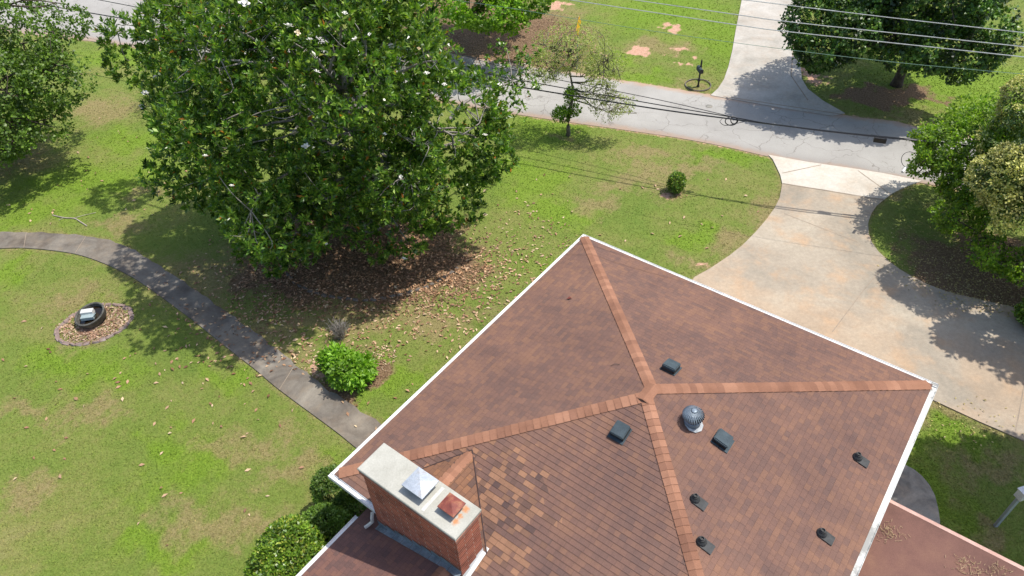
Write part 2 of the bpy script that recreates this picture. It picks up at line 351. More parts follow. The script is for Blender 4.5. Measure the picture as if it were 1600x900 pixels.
def crown_points(lobes, n, rng, inner=.72, thr=-.25, nscale=.55, zmin=.1, bump=.16):
    lobes = np.array(lobes, float); C, Rr = lobes[:, :3], lobes[:, 3:]
    wts = (Rr.prod(1))**.66; wts /= wts.sum(); out = []; nrm = []
    while sum(len(o) for o in out) < n:
        k = rng.choice(len(lobes), size=n, p=wts); d = unit(rng.normal(size=(n, 3)))
        rr = inner+(1-inner)*rng.random(n)**.6
        P = C[k]+d*Rr[k]*rr[:, None]
        f = ((P[:, None]-C[None])/Rr[None]); dist = np.sqrt((f**2).sum(2)); dist[np.arange(n), k] = 9
        keep = (dist.min(1) > .62) & (P[:, 2] > zmin)
        P, d, k = P[keep], d[keep], k[keep]
        nv = np.array([mnoise.noise(Vector(p*nscale)) for p in P]); n2 = np.array([mnoise.noise(Vector(p*1.7+5.1)) for p in P])
        q = (nv+.6*n2) > thr; P, d, nv = P[q], d[q], (nv+.5*n2)[q]
        P = P+d*(nv[:, None]*Rr[k[q]]*bump*2)
        out.append(P); nrm.append(d)
    return np.concatenate(out)[:n], np.concatenate(nrm)[:n]
def crown(parent, lobes, n, k, L, W, mat, rng, cl=.15, name='crown', up=.5, rosette=False, **kw):
    P, Nn = crown_points(lobes, n, rng, **kw)
    ax = unit(Nn+rng.normal(size=Nn.shape)*.45+np.array([0, 0, .25]))
    P2 = np.repeat(P, k, 0); A = np.repeat(ax, k, 0); m_ = len(P2)
    rd = unit(rng.normal(size=(m_, 3))); D = unit(A*.45+rd*.95)
    base = P2+D*cl*rng.random(m_)[:, None]*.6+rng.normal(size=(m_, 3))*cl*.25
    Nf = unit(A*.6+np.array([0, 0, up])+rng.normal(size=(m_, 3))*.4)
    if rosette:   # whorls: leaves of one twig end fan out round its axis, younger upright ones in the middle
        ax = unit(Nn*.6+rng.normal(size=Nn.shape)*.38+np.array([0, 0, .62])); A = np.repeat(ax, k, 0); ref = unit(np.cross(ax, rng.normal(size=ax.shape))); S1 = np.repeat(ref, k, 0); S2 = np.cross(A, S1)
        j = np.tile(np.arange(k), len(ax)); ph = j*2.4+rng.normal(size=m_)*.25; op = .25+.95*(j/(k-1)) + rng.normal(size=m_)*.12
        rad = S1*np.cos(ph)[:, None]+S2*np.sin(ph)[:, None]; D = unit(A*np.cos(op)[:, None]+rad*np.sin(op)[:, None]); base = P2-A*(j/(k-1)*.10)[:, None]+rad*.01; Nf = unit(A-rad*.35+rng.normal(size=(m_, 3))*.15)
    Ls = L*(.65+.6*rng.random(m_)); Ws = W*(.7+.5*rng.random(m_))
    V = leaves(base, D, Nf, Ls, Ws)
    V[:, :, 2] = np.maximum(V[:, :, 2], .02)
    quadmesh(name, V, mat, parent, parent.location)
    return P, Nn
def limbs(parent, base, height, lobes, r0, mat, rng, P=None, twigs=0, name='trunk', lean=(0, 0), forks=2, stems=1, tr=.012):
    mb = MB(); nodes = []
    for s_ in range(stems):
        b = Vector(base)+Vector((rng.normal()*.18, rng.normal()*.18, 0))*(stems > 1); top = b+Vector((lean[0]+rng.normal()*.5*(stems > 1), lean[1]+rng.normal()*.5*(stems > 1), height))
        pts = smoothpath([b-Vector((0, 0, .1)), b.lerp(top, .3)+Vector(rng.normal(size=3)*.06), b.lerp(top, .65)+Vector(rng.normal(size=3)*.1), top], 4)
        mb.tube(pts, [r0*(1.25 if i == 0 else 1-.75*i/len(pts)) for i in range(len(pts))], 8); nodes += pts[len(pts)//3:]
    for lb in lobes:
        c = Vector(lb[:3])
        for f in range(forks):
            tgt = c+Vector(unit(rng.normal(size=3))*np.array(lb[3:])*.7)
            cand = [n for n in nodes[:stems*14] if n.z < tgt.z+.5] or nodes[:1]
            st = min(cand, key=lambda n: (n-tgt).length+max(0, n.z-tgt.z)*.5)
            ln = (tgt-st).length; m1 = st.lerp(tgt, .35)+Vector((0, 0, -.04*ln))+Vector(rng.normal(size=3)*.07*ln); m2 = st.lerp(tgt, .7)+Vector(rng.normal(size=3)*.07*ln)
            pts = smoothpath([st, m1, m2, tgt], 3); ra = min(r0*.34, .07)
            mb.tube(pts, [ra*(1-.8*i/len(pts)) for i in range(len(pts))], 5); nodes += pts[2:]
    if twigs and P is not None:
        NA = np.array([list(n) for n in nodes])
        for q in P[rng.choice(len(P), twigs, replace=False)]:
            st = Vector(NA[np.argmin(((NA-q)**2).sum(1))]); q = Vector(q)
            if (q-st).length > 2.3: continue
            mid = st.lerp(q, .55)+Vector(rng.normal(size=3)*.24)*min(1, (q-st).length/1.2)
            mb.tube(smoothpath([st, mid, q], 3), [tr*2, tr*1.7, tr*1.5, tr*1.3, tr, tr*.9, tr*.6][:7], 4, False)
    return mb.build(name, mat, parent, True)

# ------------------------------------------------------------------ outlines on the ground
def pxs(lst, h=0): return [at(x, y, h) for x, y in lst]
PATH_U = [(-160, 385), (-60, 368), (0, 364), (75, 365), (150, 372), (200, 387), (250, 417), (300, 450), (400, 521), (427, 542), (500, 600), (525, 617), (590, 660), (660, 712)]
PATH_L = [(-160, 412), (-60, 394), (0, 389), (50, 389), (115, 397), (162, 412), (200, 430), (232, 450), (300, 500), (350, 540), (400, 579), (437, 610), (525, 675), (552, 697), (610, 742)]
ROAD_N = [(-700, -70), (-300, 0), (0, 48), (130, 63), (300, 88), (500, 120), (715, 163), (800, 178), (900, 193), (1000, 207), (1060, 216), (1130, 229), (1200, 245), (1260, 257), (1330, 267), (1380, 275), (1437, 286), (1520, 300), (1700, 328), (2100, 385)]
ROAD_F = [(-700, -190), (-300, -115), (0, -45), (150, -17), (300, 10), (500, 45), (710, 84), (760, 93), (880, 111), (960, 124), (1060, 140), (1130, 152), (1200, 163), (1300, 178), (1400, 191), (1450, 203), (1520, 215), (1620, 232), (1800, 262), (2200, 325)]
def strip(name, A, B, mat, z, nseg=140, nv=8, uvscale=1.0):
    def res(P, n):
        P = smoothpath(P, 6); L = [0]
        for a, b in zip(P, P[1:]): L.append(L[-1]+(b-a).length)
        out = []; j = 0
        for k in range(n+1):
            t = L[-1]*k/n
            while j < len(L)-2 and L[j+1] < t: j += 1
            u = (t-L[j])/max(L[j+1]-L[j], 1e-6); out.append(P[j].lerp(P[j+1], u))
        return out
    a, b = res(A, nseg), res(B, nseg); mb = MB()
    for k in range(nseg+1):
        jit = .03*math.sin(k*2.3)+.025*math.sin(k*5.1)
        for j in range(nv+1):
            p = a[k].lerp(b[k], j/nv); d = (a[k]-b[k]).normalized()
            if j == 0: p += d*jit
            p.z = z; mb.v.append(p)
        for q in (0, nv):   # skirts
            p = mb.v[-(nv+1)+q].copy() if q == 0 else mb.v[-2].copy(); p.z = -.05; mb.v.append(p)
    w_ = nv+3
    for k in range(nseg):
        for j in range(nv):
            i = k*w_+j; mb.f.append((i, i+1, i+1+w_, i+w_)); mb.uv[len(mb.f)-1] = [(k/nseg, j/nv), (k/nseg, (j+1)/nv), ((k+1)/nseg, (j+1)/nv), ((k+1)/nseg, j/nv)]
        i = k*w_; mb.f.append((i, i+w_, i+nv+1+w_, i+nv+1)); mb.f.append((i+nv, i+nv+2, i+nv+2+w_, i+nv+w_))
    o = mb.build(name, mat); tag(o, kind='structure')
    return o, [p.to_2d() for p in a]+[p.to_2d() for p in reversed(b)]
polys = []
road, rp = strip('road', pxs(ROAD_F), pxs(ROAD_N), M['road'], .02, 220, 10); polys.append(rp)
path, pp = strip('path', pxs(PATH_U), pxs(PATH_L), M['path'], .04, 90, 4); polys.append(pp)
def slab(name, outline, mat, z, smooth_n=0):
    P = [at(x, y) for x, y in outline]
    mb = MB().prism([(p.x, p.y) for p in P], -.05, z); me_o = mb.build(name, mat)
    bm = bmesh.new(); bm.from_mesh(me_o.data); bmesh.ops.recalc_face_normals(bm, faces=bm.faces); bmesh.ops.triangulate(bm, faces=[f for f in bm.faces if len(f.verts) > 4]); bm.to_mesh(me_o.data); bm.free()
    polys.append([p.to_2d() for p in P]); return tag(me_o, kind='structure')
APL = [(1200, 243), (1207, 250), (1213, 262), (1219, 275), (1222, 288)]
APR = [(1440, 284), (1424, 289), (1408, 296), (1394, 303), (1382, 312)]
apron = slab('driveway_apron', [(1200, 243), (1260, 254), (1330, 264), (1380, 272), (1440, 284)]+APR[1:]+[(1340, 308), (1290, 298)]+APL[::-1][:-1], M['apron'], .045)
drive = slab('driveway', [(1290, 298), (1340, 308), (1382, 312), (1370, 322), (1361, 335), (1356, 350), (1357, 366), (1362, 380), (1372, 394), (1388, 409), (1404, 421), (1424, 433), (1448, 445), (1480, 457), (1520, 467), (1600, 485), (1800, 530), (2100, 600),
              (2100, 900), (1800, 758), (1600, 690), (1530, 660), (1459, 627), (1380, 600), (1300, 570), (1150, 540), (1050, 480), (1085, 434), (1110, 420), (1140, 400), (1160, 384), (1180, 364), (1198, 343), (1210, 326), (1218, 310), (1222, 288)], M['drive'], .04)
fardrive = slab('far_driveway', [(1110, 150), (1122, 139), (1131, 125), (1138, 105), (1144, 80), (1150, 45), (1158, 5), (1170, -60), (1190, -160), (1300, -160), (1265, -60), (1252, 10), (1249, 60), (1250, 100), (1253, 125), (1262, 140), (1285, 158), (1320, 178), (1300, 182), (1200, 166)], M['fardrive'], .045)
patio = slab('patio', [(1330, 700), (1415, 728), (1428, 735), (1440, 745), (1451, 758), (1460, 775), (1465, 795), (1468, 815), (1468, 840), (1330, 840)], M['patio'], .04)
def joints(parent, segs, z, wd=.022):
    mb = MB()
    for a, b in segs:
        p, q = at(*a), at(*b); d = (q-p).normalized(); s = Vector((-d.y, d.x, 0))*wd
        mb.quad([Vector((v.x, v.y, z)) for v in (p-s, q-s, q+s, p+s)])
    parent['world'] = (0, 0, 0); return mb.build('joint', M['joint'], parent)
joints(apron, [((1222, 272), (1283, 259)), ((1340, 268), (1391, 305)), ((1223, 288), (1382, 314))], .049)
joints(drive, [((1225, 335), (1340, 380)), ((1384, 412), (1345, 460)), ((1345, 460), (1300, 520)), ((1600, 600), (1585, 680))], .044, .015)
joints(fardrive, [((1130, 152), (1316, 180)), ((1240, 60), (1236, 120)), ((1236, 120), (1262, 158))], .049, .03)
joints(path, [((38, 388), (42, 364)), ((118, 397), (135, 370)), ((232, 450), (262, 424)), ((347, 538), (372, 501)), ((437, 610), (462, 570))], .044, .012)
mbv = MB().lathe(at(1108, 166, .02), [(.0, 0), (.16, 0), (.16, .012), (.14, .018), (0, .018)], 16); vc = mbv.build('valve_cover', M['patio'], None, origin=at(1108, 166)); tag(vc, 'small round iron valve cover set in the road by the mailbox', 'valve cover')

# ------------------------------------------------------------------ ground zones
def blob(px, py, r, ry=None, h=0): p = at(px, py, h); return (p.x, p.y, r, ry or r)
LUSH = [blob(150, 280, 4.2, 1.6), blob(60, 330, 2.5, 1.2), blob(210, 220, 2, 1.3), blob(600, 600, 1.1, .8), blob(545, 625, .7), blob(640, 580, .8, .5), blob(290, 735, 1.4, 1.0), blob(160, 590, 1.5, .8), blob(100, 560, 1.4, .7), blob(350, 590, 1.2, .6), blob(850, 205, 2.2, 1.6), blob(830, 280, 1.6, 2),
        blob(870, 330, 1.2, 1.2), blob(1130, 60, 2.2, 4), blob(1040, 15, 4, 4), blob(1080, 370, 1.2, .6), blob(1480, 690, 1, .6), blob(1520, 150, 5, 4), blob(960, 90, 1.5, 1), blob(1130, 245, 1.6, .5), blob(20, 430, .7, 1.2), blob(260, 690, .8), blob(600, 690, .8, .5), blob(240, 860, 1.2, .5), blob(140, 480, .9, .5), blob(900, 420, 1.5, 1),
        blob(510, 725, .6), blob(1010, 120, 1.5, .8), blob(180, 90, 3, 1.2), blob(1440, 760, .9, 1.4)]
BARE = [blob(850, 25, 3, 1.2), blob(835, 75, 1.2, .6), blob(330, 430, 2.6, 1.6), blob(450, 510, 2.2, .9), blob(560, 500, 2.4, .9), blob(148, 507, 1.35, 1.0), blob(148, 507, 1.35, 1.0), blob(20, 250, 2.4, 2), blob(1055, 300, .85, .6), blob(1050, 265, 2.6, .7), blob(990, 285, 1.6, .8), blob(930, 320, 1.0, .8), blob(1010, 70, 1.5, .9), blob(1060, 75, 1.3, .8), blob(870, 110, 2.5, 1.4), blob(880, 215, .9, .5), blob(1100, 415, 1.3, .5), blob(1010, 240, 2.4, .5), blob(1160, 380, .9, 1.0), blob(550, 570, 1.1, .9), blob(200, 350, 1.4, .6), blob(160, 170, 2.2, 1.6),
        blob(120, 470, 1.5, .8), blob(60, 760, 1.2, .7), blob(320, 810, 1.4, .6), blob(400, 690, 1.2, .6), blob(1090, 135, 1.2, .5), blob(830, 500, 2.2, .8), blob(680, 500, 2.4, .7), blob(440, 560, 1, .5), blob(1470, 650, 1.2, .4), blob(1560, 720, 1.6, .6), blob(1410, 180, 1.6, .8), blob(1380, 300, .9, .4), blob(220, 300, 1.3, .5), blob(150, 650, 1.3, .5), blob(330, 710, 1.0, .4),
        blob(40, 640, 1.4, .5), blob(1200, 340, .8, 1.5), blob(470, 740, 1.2, .5), blob(380, 840, 1.4, .6), blob(1530, 820, .6, .4)]
CLAY = [blob(130, 512, .75, .5), blob(1010, 83, .62, .5), blob(1060, 77, .5, .35), blob(940, 80, .4, .4), blob(1070, 97, .45, .18), blob(1103, 409, .3, .16), blob(500, 565, .22, .3), blob(1045, 45, .5, .6), blob(1260, 118, .5, 1.1), blob(870, 8, .9, .5), blob(1055, 300, .45, .4)]
LITTER = [blob(590, 420, 3.9, 1.9), blob(550, 380, 4.2, 2.4), blob(430, 430, 1.4, 1.0), blob(790, 70, 4.6, 4.6), blob(720, 40, 5, 5), blob(1540, 420, 3.0, 1.9), blob(1600, 440, 2.8, 2.0), blob(1490, 430, 1.3, .7), blob(1390, 150, 2.4, 1.0), blob(545, 590, .95, .75), blob(545, 800, .8, .6), blob(1660, 560, 2, 1.4)]
def field(XY, blobs, soft=.8):
    out = np.zeros(len(XY))
    for x, y, rx, ry in blobs:
        d = np.sqrt(((XY[:, 0]-x)/rx)**2+((XY[:, 1]-y)/ry)**2)
        out = np.maximum(out, np.clip(1-(d-1)*soft*.9-.5, 0, 1)*(d < 2.2))
    return out
def inpoly(XY, poly):
    P = np.array([(p[0], p[1]) for p in poly]); c = np.zeros(len(XY), bool); x, y = XY[:, 0], XY[:, 1]; j = len(P)-1
    for i in range(len(P)):
        yi, yj = P[i, 1], P[j, 1]
        if yi != yj:
            cond = ((yi > y) != (yj > y)) & (x < (P[j, 0]-P[i, 0])*(y-yi)/(yj-yi)+P[i, 0]); c ^= cond
        j = i
    return c
def edgedist(XY, poly):
    P = np.array([(p[0], p[1]) for p in poly]); Q = np.roll(P, -1, 0); d = np.full(len(XY), 9.)
    lo, hi = P.min(0)-1, P.max(0)+1; near = ((XY > lo) & (XY < hi)).all(1); X = XY[near]; dd = np.full(len(X), 9.)
    for a, b in zip(P, Q):
        ab = b-a; t = np.clip(((X-a) @ ab)/max(ab @ ab, 1e-9), 0, 1); dd = np.minimum(dd, np.linalg.norm(X-(a+t[:, None]*ab), axis=1))
    d[near] = dd; return d
def zones(XY0):
    x, y = XY0[:, 0], XY0[:, 1]
    wx = .30*np.sin(1.9*y+1.3*np.sin(1.1*x))+.2*np.sin(3.7*x-2.9*y+1)+.12*np.sin(7.1*y+5.3*x)+.08*np.sin(13*x-11*y)
    wy = .30*np.sin(2.1*x+1.7*np.sin(.9*y))+.2*np.sin(3.3*y+4.1*x+2)+.12*np.sin(8.3*x-4.7*y)+.08*np.sin(12*y+14*x)
    XY = XY0+np.stack([wx, wy], 1)*1.1
    Z = np.zeros((len(XY), 4)); Z[:, 0] = field(XY, LUSH); Z[:, 1] = field(XY, BARE); Z[:, 2] = field(XY, CLAY, 1.2); Z[:, 3] = field(XY, LITTER, 1.1)
    for p in polys[:4]:
        d = edgedist(XY0+np.stack([wx, wy], 1)*.12, p); Z[:, 1] = np.maximum(Z[:, 1], np.clip(.8-d*2.2, 0, 1))
    d = edgedist(XY0, polys[0]); Z[:, 2] = np.maximum(Z[:, 2], np.clip(.62-d*1.6, 0, 1))
    d = edgedist(XY0, polys[1]); Z[:, 2] = np.maximum(Z[:, 2], np.clip(.5-d*4, 0, 1))
    return Z
def axis(lo, hi, st, far):
    a = list(np.arange(lo, hi+st*.5, st)); s = st; x = hi
    while x < far: s *= 1.6; x += s; a.append(x)
    s = st; x = lo
    while x > -far: s *= 1.6; x -= s; a.insert(0, x)
    return np.array(a)
gx, gy = axis(-36, 34, .15, 1200), axis(4, 56, .15, 1200)
XX, YY = np.meshgrid(gx, gy); XY = np.stack([XX.ravel(), YY.ravel()], 1); nx, ny = len(gx), len(gy)
idx = np.arange(nx*ny).reshape(ny, nx); F = np.stack([idx[:-1, :-1], idx[:-1, 1:], idx[1:, 1:], idx[1:, :-1]], -1).reshape(-1, 4)
me = bpy.data.meshes.new('ground'); me.vertices.add(nx*ny); me.vertices.foreach_set('co', np.column_stack([XY, np.zeros(len(XY))]).astype(np.float32).ravel())
me.loops.add(F.size); me.loops.foreach_set('vertex_index', F.ravel().astype(np.int32)); me.polygons.add(len(F)); me.polygons.foreach_set('loop_start', np.arange(0, F.size, 4, dtype=np.int32)); me.polygons.foreach_set('loop_total', np.full(len(F), 4, dtype=np.int32))
ca = me.color_attributes.new('zones', 'FLOAT_COLOR', 'POINT'); ca.data.foreach_set('color', zones(XY).astype(np.float32).ravel()); me.update()
tag(link('ground', me, M['ground'], None, Vector((0, 0, 0))), kind='structure')

# ------------------------------------------------------------------ house
He = 3.2
A, B, C = at(911, 366, He), at(1466, 601, He), at(510, 742, He)
B = A+(B-A)
u = (B-A).normalized(); w2 = (C-A).normalized(); w2 = (w2-u*w2.dot(u)).normalized()   # u: along A->B, w2: along A->C
LAB, LAC = (B-A).length, (C-A).length
def HP(a, b, z): p = A+u*a+w2*b; return Vector((p.x, p.y, z))
G_ = .11                              # gutter width outside the roof edge
ov = .02
# roof rectangle (inside gutter)
r0a, r1a, r0b, r1b = G_, LAB-G_, G_, LAC-G_
Zr = He+.03; rise = 1.33; am = (r0a+r1a)/2; run = am-r0a; bm0 = r0b+run-.0; bm1 = r1b-run
if bm1 < bm0: bm0 = bm1 = (r0b+r1b)/2
bmc = (r0b+r1b)/2; bm0 = bmc-.13; bm1 = bmc+.13
PE, PF = HP(am, bm0, Zr+rise), HP(am, bm1, Zr+rise)
house = thing('house', HP(am, bmc, 0), 'brick house with brown shingled hip roof, white gutters and a wide brick chimney', 'house')
house['world'] = tuple(house.location)
corner = dict(A=HP(r0a, r0b, Zr), B=HP(r1a, r0b, Zr), C=HP(r0a, r1b, Zr), D=HP(r1a, r1b, Zr))
CH = .125
def roofplane(mb, P0, P1, T0, T1, nrows=None, lift=.008):
    """courses between eave P0->P1 and top T0->T1 (T0 above P0)"""
    e = (P1-P0).normalized(); up = (T0-P0); up = up-e*up.dot(e); S = up.length; upn = up.normalized(); n = e.cross(upn)
    if n.z < 0: n = -n
    rows = int(math.ceil(S/CH))
    for i in range(rows):
        s0, s1 = i*CH/S, min(1, (i+1.04)*CH/S)
        a0, b0, a1, b1 = P0.lerp(T0, s0), P1.lerp(T1, s0), P0.lerp(T0, s1), P1.lerp(T1, s1)
        # waviness of hand-laid courses
        nb = max(2, int((b0-a0).length/.5)) if (b0-a0).length > .3 else 1
        for k in range(nb):
            t0, t1 = k/nb, (k+1)/nb
            q = [a0.lerp(b0, t0), a0.lerp(b0, t1), a1.lerp(b1, t1), a1.lerp(b1, t0)]
            uv = [((p-P0).dot(e), i*CH+(.001 if j < 2 else (s1-s0)*S*.96)) for j, p in enumerate(q)]
            mb.quad([q[0]+n*lift, q[1]+n*lift, q[2], q[3]], uv)
            mb.quad([q[0]-n*.01, q[1]-n*.01, q[1]+n*lift, q[0]+n*lift], [(uv[0][0], i*CH+.002)]*4)
mb = MB()
roofplane(mb, corner['A'], corner['B'], PE, PE+u*.001)            # far right plane
roofplane(mb, corner['C'], corner['A'], PF, PE)                    # left plane
roofplane(mb, corner['D'], corner['C'], PF, PF)                    # front plane by the chimney
roofplane(mb, corner['B'], corner['D'], PE, PF)                    # right plane
roof = mb.build('roof', M['shingle'], house)
def pn(P0, P1, T): n = (P1-P0).cross(T-P0).normalized(); return n if n.z > 0 else -n
nAB, nAC, nCD, nBD = pn(corner['A'], corner['B'], PE), pn(corner['A'], corner['C'], PE), pn(corner['C'], corner['D'], PF), pn(corner['B'], corner['D'], PE)
def ridgecap(P, Q, n1, n2, wd=.15, ex=.17, name='ridge_cap', parent=None, z=.026):
    mb = MB(); d = (Q-P).normalized(); L = (Q-P).length; s1 = d.cross(n1).normalized(); s2 = d.cross(n2).normalized()
    if s1.z > 0: s1 = -s1
    if s2.z > 0: s2 = -s2
    if s1.dot(s2) > .5: s2 = -s2
    up = (n1+n2).normalized(); k = 0; t = 0
    while t < L-.02:
        t1 = min(L, t+ex*1.25); j = random.uniform(-.012, .012)
        a, b = P+d*(t+j)+up*(z+.012), P+d*t1+up*z
        for s, n in ((s1, n1), (s2, n2)):
            w_ = wd+random.uniform(-.006, .006)
            q = [a, b, b+s*w_, a+s*w_]
            base = len(mb.v)
        i = len(mb.v); mb.v += [a+s1*wd-n1*.008, a, a+s2*wd-n2*.008, b+s2*wd-n2*.014, b, b+s1*wd-n1*.014, a+s1*wd-up*.03, a-up*.03, a+s2*wd-up*.03]
        mb.f += [(i, i+1, i+4, i+5), (i+1, i+2, i+3, i+4), (i+6, i+7, i+1, i), (i+7, i+8, i+2, i+1)]
        t += ex
    return mb.build(name, M['cap'], parent or roof)
def inward(P, Q, d): return P+(Q-P).normalized()*d
ridgecap(inward(corner['A'], PE, .05), PE, nAB, nAC)
ridgecap(inward(corner['B'], PE, .12), PE, nAB, nBD)
ridgecap(inward(corner['C'], PF, .12), PF, nAC, nCD)
ridgecap(inward(corner['D'], PF, .12), PF, nCD, nBD)
ridgecap(PE+w2*-.12, PF+w2*.16, nAC, nBD, .17, z=.045)
# walls, soffit and fascia
mb = MB(); t_ = .6
wc = [HP(t_, t_, 0), HP(LAB-t_, t_, 0), HP(LAB-t_, LAC-t_, 0), HP(t_, LAC-t_, 0)]
for i in range(4):
    p, q = wc[i], wc[(i+1) % 4]; L = (q-p).length; z = Vector((0, 0, He-.12)); mb.quad([p, q, q+z, p+z], [(0, 0), (L, 0), (L, He-.1), (0, He-.1)])
mb.build('wall', M['brick'], house)
mb = MB(); mb.quad([HP(.1, .1, He-.11), HP(LAB-.1, .1, He-.11), HP(LAB-.1, LAC-.1, He-.11), HP(.1, LAC-.1, He-.11)]); mb.build('soffit', M['white'], house)
def gutter(P, Q, outd, name='gutter', mat=None, wd=G_, zt=He, ends=True, parent=None):
    mb = MB(); d = (Q-P); L = d.length; d.normalize(); o = outd.normalized(); n = max(2, int(L/.6))
    prof = [(wd, 0.005), (wd, -.10), (.0, -.10), (.0, .02), (.016, .02), (.016, -.006), (wd-.022, -.010), (wd-.018, .006), (wd-.010, .010)]
    m_ = len(prof)
    for k in range(n+1):
        t = L*k/n; sg = .004*math.sin(t*1.7)
        for x, z in prof: mb.v.append(Vector((P.x, P.y, zt))+d*t+o*x+Vector((0, 0, z+sg)))
    for k in range(n):
        for j in range(m_): a, b = k*m_+j, k*m_+(j+1) % m_; mb.f.append((a, b, b+m_, a+m_))
    if ends: mb.f.append(tuple(range(m_))); mb.f.append(tuple(n*m_+j for j in reversed(range(m_))))
    return mb.build(name, mat or M['white'], parent or house)
gutter(HP(G_-.1, G_+.02, 0), HP(LAB-G_+.1, G_+.02, 0), -w2, mat=M['white'], wd=G_+.04)
gutter(HP(G_, 0, 0), HP(G_, LAC, 0), -u, mat=M['white'])
gutter(HP(LAB-G_-.03, 0, 0), HP(LAB-G_-.03, LAC, 0), u, mat=M['gstain'], wd=G_+.05)
# chimney
Pg = at(587, 803, He); sC = (Pg-A).dot(u)          # along u
gutter(HP(0, LAC-G_, 0), HP(sC, LAC-G_, 0), w2)
CL, CD, HT = 2.50, .66, 5.0
cb0 = (Pg-A).dot(w2)
def CP(a, b, z): return HP(sC+a, cb0-b, z)          # a along, b back into the roof
chimney_parts = []
def wallbox(mb, a0, a1, b0, b1, z0, z1, top=False):
    c = [CP(a0, b0, 0), CP(a1, b0, 0), CP(a1, b1, 0), CP(a0, b1, 0)]
    for i in range(4):
        p, q = c[i], c[(i+1) % 4]; L = (q-p).length; zz0, zz1 = Vector((0, 0, z0)), Vector((0, 0, z1))
        mb.quad([p+zz0, q+zz0, q+zz1, p+zz1], [(0, z0), (L, z0), (L, z1), (0, z1)])
    mb.quad([p+Vector((0, 0, z1)) for p in c], [(0, 0)]*4); mb.quad([p+Vector((0, 0, z0)) for p in c[::-1]], [(0, 0)]*4)
mb = MB(); wallbox(mb, 0, CL, 0, CD, 0, HT-.26); wallbox(mb, -.025, CL+.025, -.025, CD+.025, HT-.26, HT-.19); wallbox(mb, -.045, CL+.045, -.045, CD+.045, HT-.19, HT-.12); wallbox(mb, -.03, CL+.03, -.03, CD+.03, HT-.12, HT-.055)
chim = mb.build('chimney', M['brick'], house)
def cbox(mb, a0, a1, b0, b1, z0, z1, bev=0):
    c = [(a0, b0), (a1, b0), (a1, b1), (a0, b1)]; i = len(mb.v)
    for z, s in ((z0, 0), (z1-bev, 0), (z1, bev)):
        for k, (a, b) in enumerate(c): mb.v.append(CP(a+(s if k in (0, 3) else -s), b+(s if k in (0, 1) else -s), z))
    for l in (0, 4):
        for k in range(4): mb.f.append((i+l+k, i+l+(k+1) % 4, i+l+4+(k+1) % 4, i+l+4+k))
    mb.f += [(i+8, i+9, i+10, i+11), (i+3, i+2, i+1, i)]
    return mb
mb = MB(); cbox(mb, -.055, CL+.055, -.055, CD+.055, HT-.055, HT, .015); slabo = mb.build('crown_slab', M['slab'], chim)
def CPX(px, py, z): p = at(px, py, z); return (p-A).dot(u)-sC, cb0-(p-A).dot(w2)
def hood(px, py, zt, s, mat, name, hgt=.13, lift=.16, overall=.0):
    a, b = CPX(px, py, zt); mb = MB(); z0 = HT+lift; i = len(mb.v)
    cs = [(a-s, b-s*.92), (a+s, b-s*.92), (a+s, b+s*.92), (a-s, b+s*.92)]
    for x, y in cs: mb.v.append(CP(x, y, z0-.025))
    for x, y in cs: mb.v.append(CP(x, y, z0))
    mb.v.append(CP(a, b, z0+hgt)); mb.v.append(CP(a, b, z0+.01))
    for k in range(4): mb.f += [(i+k, i+(k+1) % 4, i+4+(k+1) % 4, i+4+k), (i+4+k, i+4+(k+1) % 4, i+8), (i+(k+1) % 4, i+k, i+9)]
    h_ = mb.build(name, mat, chim)
    mb = MB(); q = s*.62; wallbox(mb, a-q, a+q, b-q, b+q, HT, HT+.07); mb.build('flue_collar', M['lead'], chim)
    mb = MB(); wallbox(mb, a-q*.9, a+q*.9, b-q*.9, b+q*.9, HT+.07, z0-.004); mb.build('mesh_screen', M['rusthood'], chim)
    return a, b
h1 = hood(656, 751, HT+.27, .27, M['galv'], 'galvanised_hood', .065, .2)
h2 = hood(705, 786, HT+.22, .20, M['rusthood'], 'rusted_hood', .055, .16)
mb = MB(); a, b = CPX(682, 772, HT); cbox(mb, a-.02, a+.05, .03, CD-.02, HT+.0005, HT+.004); mb.build('mortar_patch', M['patch'], slabo)
# wing roof (lower left): slopes up along u from its gutter, under the chimney's outer face
zw = lambda a: 2.73+.34*a            # height by distance along u from the chimney's near corner
aG = (at(574, 795, 2.5)-A).dot(u)-sC
ridA = 2.15
def WP(a, b, z=None): return CP(a, b, zw(a) if z is None else z)
mb = MB()
roofplane(mb, WP(aG, -7.5), WP(aG, 1.0), WP(ridA, -7.5), WP(ridA, 1.0))
zr = zw(ridA); roofplane(mb, CP(ridA*2-aG, 0, zw(aG)), CP(ridA*2-aG, -7.5, zw(aG)), CP(ridA, 0, zr), CP(ridA, -7.5, zr))
wing = mb.build('wing_roof', M['wingshingle'], house)
nW = pn(WP(aG, -7), WP(aG, 0), WP(ridA, 0)); nW2 = pn(CP(ridA, 0, zr), CP(ridA, -7, zr), CP(ridA*2-aG, 0, zw(aG)))
ridgecap(CP(ridA, -7.4, zr), CP(ridA, -.12, zr), nW, nW2, parent=wing)
gutter(CP(aG, -7.5, 0), CP(aG, -.08, 0), -u, zt=zw(aG)-.02)
mb = MB()
for q in ((aG+.4, -7.2, aG+.4, -.3), (aG+.4, -.3, sC*0+.1, -.3)):
    p, r_ = CP(q[0], q[1], 0), CP(q[2], q[3], 0); L = (r_-p).length; z = Vector((0, 0, 2.35)); mb.quad([p, r_, r_+z, p+z], [(0, 0), (L, 0), (L, 2.35), (0, 2.35)])
mb.build('wing_wall', M['brick'], house)
